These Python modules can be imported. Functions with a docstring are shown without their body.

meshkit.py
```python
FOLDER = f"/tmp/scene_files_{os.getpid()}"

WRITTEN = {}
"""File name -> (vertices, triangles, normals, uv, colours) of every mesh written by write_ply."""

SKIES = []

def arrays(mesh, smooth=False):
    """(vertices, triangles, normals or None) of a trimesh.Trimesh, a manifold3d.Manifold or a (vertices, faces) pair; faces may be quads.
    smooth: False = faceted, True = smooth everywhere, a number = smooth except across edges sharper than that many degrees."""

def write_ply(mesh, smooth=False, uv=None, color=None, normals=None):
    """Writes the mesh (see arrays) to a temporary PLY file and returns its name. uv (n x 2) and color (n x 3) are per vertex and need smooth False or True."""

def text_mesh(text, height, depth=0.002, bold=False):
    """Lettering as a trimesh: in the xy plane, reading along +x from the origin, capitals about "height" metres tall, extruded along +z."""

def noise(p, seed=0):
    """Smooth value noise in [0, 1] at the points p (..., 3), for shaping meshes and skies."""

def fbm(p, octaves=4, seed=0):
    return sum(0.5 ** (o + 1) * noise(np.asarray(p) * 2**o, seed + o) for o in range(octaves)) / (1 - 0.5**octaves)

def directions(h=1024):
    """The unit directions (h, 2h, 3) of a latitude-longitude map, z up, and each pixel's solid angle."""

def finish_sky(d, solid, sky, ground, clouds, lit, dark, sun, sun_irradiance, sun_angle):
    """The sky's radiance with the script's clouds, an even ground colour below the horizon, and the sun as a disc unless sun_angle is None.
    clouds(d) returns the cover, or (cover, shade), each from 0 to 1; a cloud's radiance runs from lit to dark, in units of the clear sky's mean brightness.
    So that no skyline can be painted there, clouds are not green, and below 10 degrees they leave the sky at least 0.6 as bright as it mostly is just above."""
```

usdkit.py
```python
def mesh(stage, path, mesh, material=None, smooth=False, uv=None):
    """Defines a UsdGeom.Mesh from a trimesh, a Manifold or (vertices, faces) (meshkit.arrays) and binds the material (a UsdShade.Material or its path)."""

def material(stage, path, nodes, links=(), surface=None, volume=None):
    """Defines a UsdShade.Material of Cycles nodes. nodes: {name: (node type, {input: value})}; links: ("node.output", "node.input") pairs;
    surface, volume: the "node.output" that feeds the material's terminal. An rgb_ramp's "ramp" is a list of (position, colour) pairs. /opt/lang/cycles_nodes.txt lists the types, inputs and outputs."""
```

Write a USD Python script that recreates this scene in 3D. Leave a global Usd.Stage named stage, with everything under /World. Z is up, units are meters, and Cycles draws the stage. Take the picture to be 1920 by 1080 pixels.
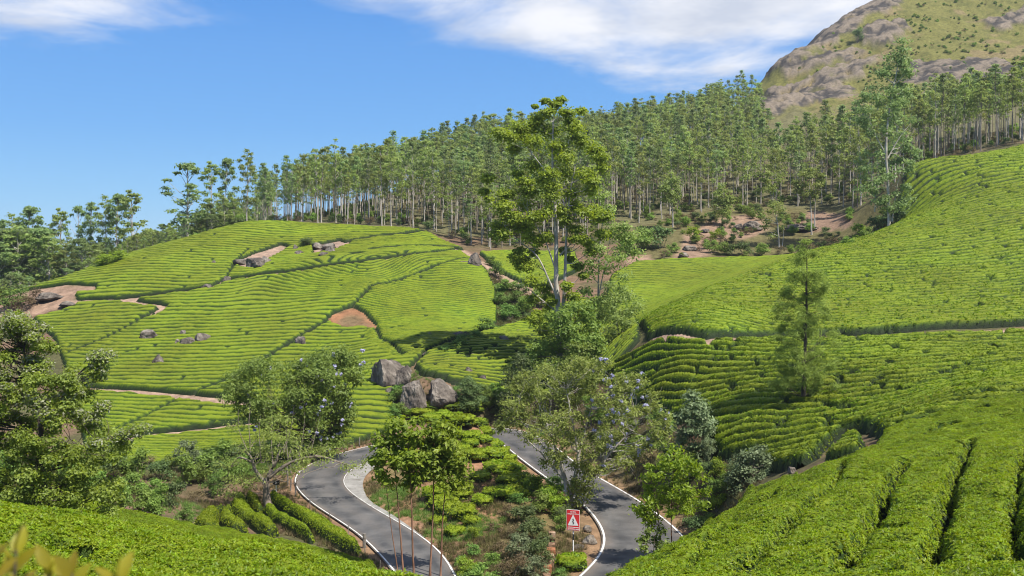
import math, random
import numpy as np, trimesh, usdkit, meshkit
from pxr import Usd, UsdGeom, UsdLux, UsdShade, Gf, Sdf, Vt
from scipy.interpolate import RBFInterpolator, RectBivariateSpline
from scipy import ndimage
from PIL import Image, ImageDraw

stage = Usd.Stage.CreateInMemory()
UsdGeom.SetStageUpAxis(stage, 'Z'); UsdGeom.SetStageMetersPerUnit(stage, 1.0)
UsdGeom.Xform.Define(stage, '/World'); UsdGeom.Scope.Define(stage, '/World/Looks')

# ------------------------------------------------------------------ camera, sky, sun, exposure
EYE, FPX, HZ = 19.5, 1850.0, 470.0           # eye height above the road, focal length in photo pixels, horizon row
cam = UsdGeom.Camera.Define(stage, '/World/camera')
cam.CreateHorizontalApertureAttr(36.0); cam.CreateVerticalApertureAttr(20.25)
cam.CreateFocalLengthAttr(36.0 * FPX / 1920)
cam.CreateVerticalApertureOffsetAttr(-(540 - HZ) / 1920 * 36.0)
cam.CreateFStopAttr(2.4); cam.CreateFocusDistanceAttr(80.0)
cam.CreateClippingRangeAttr(Gf.Vec2f(0.1, 20000))
cam.CreateExposureAttr(1.3)
cam.AddTranslateOp().Set(Gf.Vec3d(0, 0, EYE)); cam.AddRotateXOp().Set(90.0)

SUN = np.array([0.52, -0.42, 1.0]); SUN /= np.linalg.norm(SUN)
SUN_EL, SUN_ROT = math.asin(SUN[2]), math.atan2(SUN[0], SUN[1])
sun = UsdLux.DistantLight.Define(stage, '/World/sun')
sun.CreateIntensityAttr(0.9); sun.CreateAngleAttr(0.53); sun.CreateColorAttr(Gf.Vec3f(1.0, 0.95, 0.86))
sun.CreateNormalizeAttr(True)
sun.AddTransformOp().Set(Gf.Matrix4d(Gf.Rotation(Gf.Vec3d(0, 0, 1), Gf.Vec3d(*SUN.tolist())), Gf.Vec3d(0, 0, 0)))


def sky_material():
    n = {'tc': ('texture_coordinate', {}),
         'sky': ('sky_texture', {'sky_type': 'single_scattering', 'sun_disc': False, 'sun_elevation': SUN_EL, 'sun_rotation': SUN_ROT,
                                 'altitude': 1200.0, 'air_density': 1.3, 'aerosol_density': 0.0, 'ozone_density': 3.0}),
         'bg': ('background_shader', {'strength': 0.082})}
    l = [('sky.color', 'hs.color'), ('hs.color', 'air.color1'), ('sx.z', 'el.value'), ('el.result', 'blue.fac'), ('blue.color', 'air.color2'), ('air.color', 'mx.color1')]
    # dry highland air: the clear sky stays blue down to the hills
    n['el'] = ('map_range', {'from_min': 0.0, 'from_max': 0.6, 'clamp': True}); n['blue'] = ('rgb_ramp', {'ramp': [(0.0, (1.5, 2.9, 4.5)), (0.08, (1.10, 2.55, 4.45)), (0.2, (0.70, 2.02, 4.3)), (0.4, (0.38, 1.52, 3.95)), (1.0, (0.28, 1.0, 2.9))]}); n['air'] = ('mix', {'mix_type': 'mix', 'fac': 0.9})
    n['hs'] = ('hsv', {'hue': 0.503, 'saturation': 1.3, 'value': 1.0, 'fac': 1.0})
    # clouds lie on a flat deck: direction / (z + .12)
    n['sx'] = ('separate_xyz', {}); l.append(('tc.generated', 'sx.vector'))
    n['za'] = ('math', {'math_type': 'add', 'value2': 0.10}); l.append(('sx.z', 'za.value1'))
    n['zm'] = ('math', {'math_type': 'maximum', 'value2': 0.03}); l.append(('za.value', 'zm.value1'))
    for a in 'xy':
        n['d' + a] = ('math', {'math_type': 'divide'}); l += [('sx.' + a, f'd{a}.value1'), ('zm.value', f'd{a}.value2')]
    n['cv'] = ('combine_xyz', {'z': 0.0}); l += [('dx.value', 'cv.x'), ('dy.value', 'cv.y')]
    n['nz'] = ('noise_texture', {'scale': 1.5, 'detail': 9.0, 'roughness': 0.6, 'distortion': 0.35}); l.append(('cv.vector', 'nz.vector'))
    n['big'] = ('noise_texture', {'scale': 0.55, 'detail': 2.0, 'roughness': 0.5}); l.append(('bigm.vector', 'big.vector'))
    n['bigm'] = ('mapping', {'location': (CLOUD[0], CLOUD[1], 0.0)}); l.append(('cv.vector', 'bigm.vector'))
    # two cloud banks, each an ellipse in the deck's plane
    def bank(k, cx, cy, rx, ry, amp):
        n[f'm{k}'] = ('mapping', {'mapping_type': 'point', 'location': (-cx / rx, -cy / ry, 0), 'scale': (1 / rx, 1 / ry, 1)})
        n[f'g{k}'] = ('vector_math', {'math_type': 'length'}); n[f'r{k}'] = ('map_range', {'from_min': 0.35, 'from_max': 1.25, 'to_min': amp, 'to_max': 0.0, 'clamp': True})
        l.extend([('cv.vector', f'm{k}.vector'), (f'm{k}.vector', f'g{k}.vector1'), (f'g{k}.value', f'r{k}.value')])
        return f'r{k}.result'
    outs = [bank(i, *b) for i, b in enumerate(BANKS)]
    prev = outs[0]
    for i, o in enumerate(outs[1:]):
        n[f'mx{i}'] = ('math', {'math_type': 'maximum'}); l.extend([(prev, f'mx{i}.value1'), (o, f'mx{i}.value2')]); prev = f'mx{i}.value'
    n['hi'] = ('map_range', {'from_min': 0.27, 'from_max': 0.45, 'to_min': 0.0, 'to_max': 0.42, 'clamp': True}); n['mxh'] = ('math', {'math_type': 'maximum'}); l += [('sx.z', 'hi.value'), ('hi.result', 'mxh.value1'), (prev, 'mxh.value2')]; prev = 'mxh.value'    # unseen broken cloud added overhead for a whiter, brighter fill
    n['sum'] = ('math', {'math_type': 'add'}); l += [('nz.fac', 'sum.value1'), (prev, 'sum.value2')]
    n['s2'] = ('math', {'math_type': 'multiply_add', 'value2': 0.25}); l += [('big.fac', 's2.value1'), ('sum.value', 's2.value3')]
    n['cov'] = ('map_range', {'range_type': 'smoothstep', 'from_min': 0.88, 'from_max': 1.27, 'to_min': 0.0, 'to_max': 0.97, 'clamp': True}); l.append(('s2.value', 'cov.value'))
    n['shd'] = ('noise_texture', {'scale': 2.6, 'detail': 5.0, 'roughness': 0.55}); l.append(('cv.vector', 'shd.vector'))
    n['ccol'] = ('rgb_ramp', {'ramp': [(0.32, (3.2, 3.45, 4.0)), (0.62, (5.0, 5.0, 5.15))]}); l.append(('shd.fac', 'ccol.fac'))
    n['mx'] = ('mix', {'mix_type': 'mix'}); l += [('cov.result', 'mx.fac'), ('ccol.color', 'mx.color2'), ('mx.color', 'bg.color')]
    return usdkit.material(stage, '/World/Looks/sky_look', n, l, surface='bg.background')


CLOUD = (3.1, 7.7)
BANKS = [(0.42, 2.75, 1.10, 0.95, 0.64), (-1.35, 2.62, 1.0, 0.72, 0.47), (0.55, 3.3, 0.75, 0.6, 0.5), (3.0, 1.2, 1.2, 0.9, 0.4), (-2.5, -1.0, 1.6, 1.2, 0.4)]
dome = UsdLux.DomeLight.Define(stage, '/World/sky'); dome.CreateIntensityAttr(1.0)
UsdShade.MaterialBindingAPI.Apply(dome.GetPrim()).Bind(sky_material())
dome.GetPrim().SetCustomDataByKey('kind', 'structure')
dome.GetPrim().SetCustomDataByKey('label', 'deep blue sky with a white cloud bank')

# ------------------------------------------------------------------ helpers
TAKEN = {}
LEAFY = {'crown': 4, 'leaves': 4, 'pale_foliage': 4, 'blossom': 4, 'blades': 3, 'leaf': 27, 'shoot': 5}


def numbered(path):
    k = TAKEN.get(path, -1) + 1
    TAKEN[path] = k
    return path if k == 0 else f'{path}_{k:03d}'


def say(prim, label=None, cat=None, group=None, kind=None):
    for k, v in (('label', label), ('category', cat), ('group', group), ('kind', kind)):
        if v:
            prim.SetCustomDataByKey(k, v)
    return prim


def thing(name, label, cat, loc=(0, 0, 0), rz=0, group=None, scale=None):
    x = UsdGeom.Xform.Define(stage, numbered('/World/' + name))
    x.AddTranslateOp().Set(Gf.Vec3d(*[float(v) for v in loc])); x.AddRotateZOp().Set(math.degrees(rz))
    if scale is not None:
        x.AddScaleOp().Set(Gf.Vec3f(*(scale if np.ndim(scale) else (scale,) * 3)))
    return say(x.GetPrim(), label, cat, group)


def part(name, mesh, mat, parent=None, smooth=False, prim=None):
    base = parent.GetPath().pathString if parent else '/World'
    m = usdkit.mesh(stage, numbered(f'{base}/{name}'), mesh, mat, smooth=smooth)
    if name in LEAFY:                  # one tone per leaf
        nv = len(mesh[0]); g = LEAFY[name]
        prim = {'leaf': np.repeat(np.random.default_rng(nv).random(nv // g + 1), g)[:nv]}
    for k, v in (prim or {}).items():
        v = np.asarray(v, np.float32)
        api = UsdGeom.PrimvarsAPI(m)
        if v.ndim == 1:
            api.CreatePrimvar(k, Sdf.ValueTypeNames.FloatArray, 'vertex').Set(Vt.FloatArray.FromNumpy(v))
        else:
            api.CreatePrimvar(k, Sdf.ValueTypeNames.Color3fArray, 'vertex').Set(Vt.Vec3fArray.FromNumpy(v))
    return m.GetPrim()


def copy_of(root, name, label, cat, loc, rz, scale, group):
    x = thing(name, label, cat, loc, rz, group, scale)
    x.GetReferences().AddInternalReference(root.GetPath()); x.SetInstanceable(True)
    return x


def smooth01(a, b, x):
    t = np.clip((x - a) / (b - a), 0, 1)
    return t * t * (3 - 2 * t)


def fb(x, y, s, o=3, seed=0):
    return meshkit.fbm(np.stack([np.asarray(x, float) / s, np.asarray(y, float) / s, np.zeros_like(np.asarray(x, float))], -1), o, seed) - 0.5


# ------------------------------------------------------------------ terrain: surveyed spots (column, row, distance) turned into metres
def spot(px, py, d):
    return np.array([(px - 960) / FPX * d, d, EYE + (HZ - py) / FPX * d])


SPOTS = [  # left foreground bank
    (-200, 1120, 9), (0, 1080, 12.5), (300, 1085, 13.5), (600, 1090, 14), (800, 1100, 15), (0, 1000, 17), (250, 1040, 17.5), (500, 1060, 18),
    (0, 945, 22), (120, 957, 22.5), (250, 988, 22.5), (400, 1018, 22), (560, 1042, 21.5), (700, 1072, 20.5), (-300, 935, 22), (-300, 950, 30), (-600, 940, 30),
    (0, 1000, 28), (120, 1010, 28), (250, 1030, 28), (400, 1065, 28), (560, 1100, 28), (700, 1130, 27), (800, 1150, 24), (900, 1180, 18), (1000, 1190, 17),
    (0, 985, 38), (200, 1010, 40), (400, 1060, 42), (600, 1090, 42),
    # right foreground bank
    (1920, 1090, 14.5), (1700, 1090, 16), (1500, 1090, 18), (1300, 1092, 20), (1180, 1095, 22), (1920, 990, 21), (1920, 905, 28), (1920, 840, 38), (1920, 783, 52),
    (1700, 990, 24), (1700, 910, 32), (1700, 850, 43), (1500, 1000, 26), (1500, 935, 34), (1300, 1020, 29), (1400, 965, 32), (1450, 920, 40), (1600, 867, 44), (1200, 1070, 26),
    (1080, 1150, 24), (1080, 1160, 35), (1200, 1110, 36), (1300, 1060, 42), (1400, 995, 46), (1450, 950, 50), (2300, 1000, 20), (2300, 800, 40), (1000, 1140, 45),
    # road and valley floor
    (840, 1080, 59), (590, 905, 83), (710, 845, 96), (820, 832, 100), (940, 815, 105), (1060, 880, 88), (1170, 960, 74), (1200, 1010, 67), (1120, 1085, 58.6), (780, 1020, 65.6),
    (640, 985, 70), (540, 990, 69), (450, 985, 70), (400, 960, 74), (480, 930, 80), (360, 950, 70), (300, 935, 72), (200, 940, 66), (100, 935, 62), (0, 930, 60), (-200, 900, 60), (-200, 880, 80),
    (350, 895, 85), (250, 890, 86), (120, 880, 85), (0, 860, 88), (560, 862, 92), (450, 868, 92), (540, 900, 84),
    # mound in the bend
    (700, 905, 85), (720, 880, 87), (760, 850, 89), (790, 792, 95), (840, 778, 96.5), (890, 782, 97), (930, 815, 96), (880, 840, 88), (850, 900, 79), (800, 940, 76), (900, 900, 79), (950, 880, 84),
    (1000, 905, 80), (940, 950, 71.5), (900, 1000, 66), (850, 1000, 67), (1000, 980, 69), (1000, 1050, 60), (940, 1070, 57), (900, 1110, 54), (1040, 1030, 64), (1050, 960, 73), (840, 980, 70),
    # left hill
    (250, 862, 97), (430, 845, 99), (560, 838, 99), (640, 812, 104), (700, 790, 106), (300, 815, 108), (420, 805, 108), (190, 735, 124), (300, 742, 121), (420, 756, 116), (560, 750, 114), (640, 735, 113),
    (120, 640, 146), (300, 660, 138), (480, 670, 132), (620, 670, 130), (700, 655, 129), (760, 680, 122), (680, 720, 116), (100, 590, 160), (300, 590, 154), (480, 580, 152), (650, 600, 144), (800, 605, 143), (925, 605, 143),
    (0, 600, 160), (-150, 610, 160), (40, 553, 174), (200, 535, 170), (400, 527, 168), (600, 503, 168), (800, 480, 170), (880, 490, 166), (700, 555, 152), (800, 545, 156), (900, 550, 154),
    (130, 522, 180), (250, 477, 193), (380, 442, 200), (470, 420, 206), (560, 420, 208), (700, 428, 204), (790, 434, 202), (870, 470, 184), (480, 470, 186), (650, 455, 190),
    (-150, 580, 176), (-150, 620, 215), (40, 590, 215), (130, 565, 220), (250, 520, 230), (350, 480, 236), (420, 455, 240), (-150, 600, 280), (100, 540, 290), (250, 510, 300), (380, 470, 300), (-700, 640, 300), (-700, 640, 150), (-500, 900, 70),
    # gully, boulders and middle tea
    (880, 640, 130), (820, 665, 124), (740, 715, 115.5), (770, 765, 109), (830, 760, 109), (800, 715, 113), (950, 650, 129), (1050, 695, 122), (1000, 740, 116), (900, 745, 112), (1000, 788, 110), (1100, 775, 106),
    (960, 560, 152), (1000, 600, 144), (920, 500, 168), (1000, 480, 184), (1080, 490, 180), (1100, 560, 154), (1150, 640, 128),
    # far field and clearing
    (1200, 590, 142), (1200, 500, 174), (1350, 488, 176), (1470, 484, 176), (1300, 540, 156), (1200, 470, 186), (1450, 455, 188), (1650, 445, 180), (1200, 420, 212), (1400, 405, 214), (1600, 400, 206), (1300, 440, 198), (1550, 440, 190),
    # right slope
    (1480, 490, 150), (1400, 520, 140), (1310, 560, 128), (1215, 605, 118), (1690, 422, 168), (1700, 330, 186), (1800, 300, 190), (1930, 276, 192), (2200, 240, 190), (1930, 350, 166), (1930, 450, 138), (1930, 540, 116), (1700, 540, 124), (1550, 540, 128), (1400, 580, 118),
    (1220, 640, 108), (1450, 638, 102), (1700, 628, 97), (1930, 618, 94), (2300, 600, 90), (2300, 400, 130), (1230, 665, 103), (1930, 645, 88), (1930, 700, 72), (1700, 700, 80), (1500, 720, 83), (1350, 730, 88), (1240, 720, 96), (1350, 800, 79), (1500, 790, 74), (1600, 840, 62), (1650, 815, 58), (1800, 760, 60),
    (1350, 855, 74), (1280, 830, 81), (1230, 850, 82), (1180, 870, 86), (1150, 810, 96), (1300, 905, 75), (1500, 870, 62), (1180, 760, 100), (1400, 905, 66), (1250, 920, 77),
    # forest hill
    (560, 416, 240), (560, 415, 290), (700, 415, 230), (700, 385, 290), (860, 440, 206), (860, 400, 240), (860, 320, 320), (1000, 420, 220), (1000, 310, 330), (1200, 385, 240), (1200, 278, 370), (1400, 340, 270), (1400, 205, 405),
    (1600, 340, 240), (1600, 270, 300), (1600, 240, 350), (1800, 285, 215), (1800, 235, 290), (1930, 260, 215), (1930, 215, 290), (2200, 200, 250), (480, 425, 270), (640, 420, 340), (860, 340, 380), (1000, 330, 430), (1200, 305, 450), (1340, 245, 470),
    # rock mountain
    (1390, 222, 410), (1450, 185, 425), (1452, 143, 440), (1480, 105, 450), (1560, 55, 475), (1640, 8, 500), (1800, -120, 560), (1950, -180, 620), (1500, 160, 430), (1550, 150, 425), (1650, 170, 400), (1700, 160, 385), (1800, 165, 370), (1930, 150, 370),
    (1600, 110, 440), (1700, 100, 430), (1700, 60, 455), (1800, 80, 440), (1930, 90, 430), (1800, 20, 480), (1930, 10, 480), (1930, -80, 530), (2300, -60, 500), (2300, 60, 380),
    (1400, 225, 470), (1430, 190, 490), (1460, 160, 520), (1560, 130, 560), (1700, 60, 640), (1900, 0, 720), (2400, 0, 760), (1300, 300, 600), (900, 400, 640), (300, 480, 600), (-300, 520, 600), (1500, 300, 800), (2500, 150, 900), (600, 470, 900), (-600, 520, 900)]
pts = np.array([spot(*s) for s in SPOTS]); pts[:52, 2] -= 0.75
pts = np.vstack([pts, [(0, -20, 16.5), (-40, -20, 17), (40, -20, 16.5), (0, 2, 17.2), (-8, 4, 17.0), (8, 4, 16.6), (-60, 10, 17), (60, 10, 16)]])
rbf = RBFInterpolator(pts[:, :2], pts[:, 2], kernel='thin_plate_spline', smoothing=0.6)
gx = np.unique(np.r_[np.arange(-700, -160, 15), np.arange(-160, 215, 2.5), np.arange(215, 900, 15)]).astype(float)
gy = np.unique(np.r_[np.arange(-30, 280, 2.5), np.arange(280, 1100, 10)]).astype(float)
GX, GY = np.meshgrid(gx, gy, indexing='ij')
base_spl = RectBivariateSpline(gx, gy, rbf(np.stack([GX.ravel(), GY.ravel()], 1)).reshape(GX.shape), kx=3, ky=3)


def on_road_plane(px, py):
    d = EYE * FPX / (py - HZ)
    return np.array([(px - 960) / FPX * d, d])


def smooth_line(p, n=120):
    p = np.asarray(p, float)
    t = np.r_[0, np.cumsum(np.linalg.norm(np.diff(p, axis=0), axis=1))]
    s = np.linspace(0, t[-1], n)
    q = np.stack([np.interp(s, t, p[:, k]) for k in range(2)], 1)
    return np.stack([ndimage.gaussian_filter1d(q[:, k], n / 60, mode='nearest') for k in range(2)], 1)


# the road's two edges run round the mound; both limbs are one road
outer = [(800, 1180), (755, 1100), (728, 1060), (700, 1030), (672, 1002), (620, 968), (590, 950), (562, 927), (548, 907), (549, 892), (566, 877), (600, 861), (640, 849), (710, 832), (770, 821), (830, 811), (880, 804), (930, 801), (985, 806), (1040, 835), (1080, 868), (1125, 896), (1160, 915), (1200, 938), (1240, 966), (1285, 1003), (1310, 1040), (1290, 1100), (1250, 1180)]
inner = [(900, 1180), (868, 1100), (852, 1068), (838, 1045), (818, 1025), (790, 1004), (750, 980), (710, 958), (678, 938), (655, 922), (643, 908), (645, 893), (662, 878), (690, 866), (725, 857), (770, 846), (830, 835), (880, 827), (915, 825), (940, 832), (975, 862), (1030, 903), (1095, 950), (1112, 970), (1125, 990), (1132, 1010), (1128, 1030), (1115, 1052), (1085, 1079), (1030, 1130)]
EDGE_O = smooth_line([on_road_plane(*p) for p in outer]); EDGE_I = smooth_line([on_road_plane(*p) for p in inner])
ROAD_POLY = np.vstack([EDGE_O, EDGE_I[::-1]])
# raster of distance to the road (metres), quarter-metre cells
RX0, RY0, RS = -60.0, 20.0, 0.25
im = Image.new('L', (int(120 / RS), int(110 / RS)))
ImageDraw.Draw(im).polygon([((x - RX0) / RS, (y - RY0) / RS) for x, y in ROAD_POLY], fill=1)
# paved widening inside the left bend
APRON = smooth_line([on_road_plane(*p) for p in [(800, 1010), (750, 982), (700, 953), (672, 935), (652, 920), (642, 908), (644, 893), (660, 879), (690, 866), (716, 859), (716, 868), (698, 880), (684, 893), (679, 910), (686, 930), (700, 945), (724, 957), (752, 976), (800, 1010)]], 140)
ImageDraw.Draw(im).polygon([((x - RX0) / RS, (y - RY0) / RS) for x, y in APRON], fill=1)
ROAD_MASK = np.array(im).T > 0
ROAD_DIST = ndimage.distance_transform_edt(~ROAD_MASK) * RS


def road_dist(x, y):
    i, j = (np.atleast_1d(np.asarray(x, float)) - RX0) / RS, (np.atleast_1d(np.asarray(y, float)) - RY0) / RS
    d = ndimage.map_coordinates(ROAD_DIST, [i, j], order=1, mode='nearest')
    off = np.maximum(0, np.maximum(-i, i - ROAD_DIST.shape[0])) + np.maximum(0, np.maximum(-j, j - ROAD_DIST.shape[1]))
    return (d + off * RS).reshape(np.shape(x))


def ground(x, y, rough=True):
    x, y = np.asarray(x, float), np.asarray(y, float)
    z = base_spl.ev(x, y)
    far = smooth01(210, 330, y)
    if rough:
        z = z + fb(x, y, 6.0, 3, 3) * (0.35 + 2.5 * far) * smooth01(8, 30, y)
    d = road_dist(x, y)
    w = smooth01(0.7, 3.6, d)
    z = z * w + (1 - w) * (-0.02)
    return np.where(d < 0.6, -0.10, z)


def at(px, py, dmin=5.0, dmax=700.0, lift=0.0):
    """where the line of sight through a photo pixel meets the ground beyond dmin"""
    d = np.r_[np.arange(dmin, 260, 0.2), np.arange(260, max(dmax, 261), 1.0)]
    x, z = (px - 960) / FPX * d, EYE + (HZ - py) / FPX * d
    hit = np.nonzero(z <= ground(x, d) + lift)[0]
    k = hit[0] if len(hit) else len(d) - 1
    return np.array([x[k], d[k], ground(x[k], d[k])])


def world_poly(pix, dmin, lift=0.0):
    return np.array([at(px, py, dmin, lift=lift)[:2] for px, py in pix])


# ------------------------------------------------------------------ materials
def foliage_mat(name, dark, light, trans=0.35, rough=0.55, spec=0.25, noise_scale=0.6, tint=0.0):
    """leaves: tone varies from leaf to leaf, from plant to plant and over clumps; light passes through them"""
    n = {'geo': ('geometry', {}), 'lf': ('attribute', {'attribute': 'leaf'}), 'nz': ('noise_texture', {'scale': noise_scale, 'detail': 2.0}),
         'add': ('math', {'math_type': 'multiply_add', 'value2': 0.55}), 'm2': ('math', {'math_type': 'multiply_add', 'value2': 0.9, 'value3': -0.28}),
         'rmp': ('rgb_ramp', {'ramp': [(0.08, dark), (0.55, tuple((a + b) / 2 for a, b in zip(dark, light))), (0.95, light)]}),
         'oi': ('object_info', {}), 'hs': ('hsv', {'saturation': 1.0, 'fac': 1.0}),
         'mr': ('map_range', {'to_min': 0.78, 'to_max': 1.22}), 'mh': ('map_range', {'to_min': 0.485, 'to_max': 0.515}),
         'p': ('principled_bsdf', {'roughness': rough, 'specular_ior_level': spec}), 't': ('translucent_bsdf', {}), 'mx': ('mix_closure', {'fac': min(0.55, trans + 0.08)}),
         'br': ('hsv', {'value': 1.25, 'saturation': 1.1, 'hue': 0.49, 'fac': 1.0})}
    l = [('geo.position', 'nz.vector'), ('lf.fac', 'add.value1'), ('nz.fac', 'm2.value1'), ('m2.value', 'add.value3'), ('add.value', 'rmp.fac'), ('rmp.color', 'hs.color'),
         ('oi.random', 'mr.value'), ('mr.result', 'hs.value'), ('oi.random', 'mh.value'), ('mh.result', 'hs.hue'), ('hs.color', 'p.base_color'), ('hs.color', 'br.color'), ('br.color', 't.color'),
         ('p.BSDF', 'mx.closure1'), ('t.BSDF', 'mx.closure2')]
    return usdkit.material(stage, f'/World/Looks/{name}', n, l, surface='mx.closure')


def noisy_mat(name, stops, scale, detail=5.0, rough=0.9, bump=0.4, dist=0.05, spec=0.2, coord='geometry', squash=(1, 1, 1)):
    n = {'geo': ('geometry', {}) if coord == 'geometry' else ('texture_coordinate', {}), 'mp': ('mapping', {'scale': squash}), 'nz': ('noise_texture', {'scale': scale, 'detail': detail, 'roughness': 0.62}), 'rmp': ('rgb_ramp', {'ramp': stops}),
         'n2': ('noise_texture', {'scale': scale * 4, 'detail': 4.0}), 'bp': ('bump', {'strength': bump, 'distance': dist}), 'p': ('principled_bsdf', {'roughness': rough, 'specular_ior_level': spec})}
    src = 'geo.position' if coord == 'geometry' else 'geo.object'
    l = [(src, 'mp.vector'), ('mp.vector', 'nz.vector'), ('mp.vector', 'n2.vector'), ('nz.fac', 'rmp.fac'), ('rmp.color', 'p.base_color'), ('n2.fac', 'bp.height'), ('bp.normal', 'p.normal')]
    return usdkit.material(stage, f'/World/Looks/{name}', n, l, surface='p.BSDF')


def plain_mat(name, col, rough=0.6, spec=0.3):
    return usdkit.material(stage, f'/World/Looks/{name}', {'p': ('principled_bsdf', {'base_color': col, 'roughness': rough, 'specular_ior_level': spec})}, [], surface='p.BSDF')


def ground_mat():
    n = {'at': ('attribute', {'attribute': 'cover'}), 'geo': ('geometry', {}), 'nz': ('noise_texture', {'scale': 0.9, 'detail': 8.0, 'roughness': 0.65}), 'nf': ('noise_texture', {'scale': 9.0, 'detail': 4.0}),
         'mr': ('map_range', {'from_min': 0.3, 'from_max': 0.7, 'to_min': 0.62, 'to_max': 1.38}), 'mf': ('map_range', {'from_min': 0.3, 'from_max': 0.7, 'to_min': 0.8, 'to_max': 1.2}),
         'mm': ('math', {'math_type': 'multiply'}), 'hs': ('hsv', {'fac': 1.0, 'saturation': 1.0, 'hue': 0.5}), 'bp': ('bump', {'strength': 0.7, 'distance': 0.25}), 'p': ('principled_bsdf', {'roughness': 0.95, 'specular_ior_level': 0.1})}
    l = [('geo.position', 'nz.vector'), ('geo.position', 'nf.vector'), ('nz.fac', 'mr.value'), ('nf.fac', 'mf.value'), ('mr.result', 'mm.value1'), ('mf.result', 'mm.value2'), ('mm.value', 'hs.value'), ('at.color', 'hs.color'), ('hs.color', 'p.base_color'), ('nz.fac', 'bp.height'), ('bp.normal', 'p.normal')]
    return usdkit.material(stage, '/World/Looks/earth', n, l, surface='p.BSDF')


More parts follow.
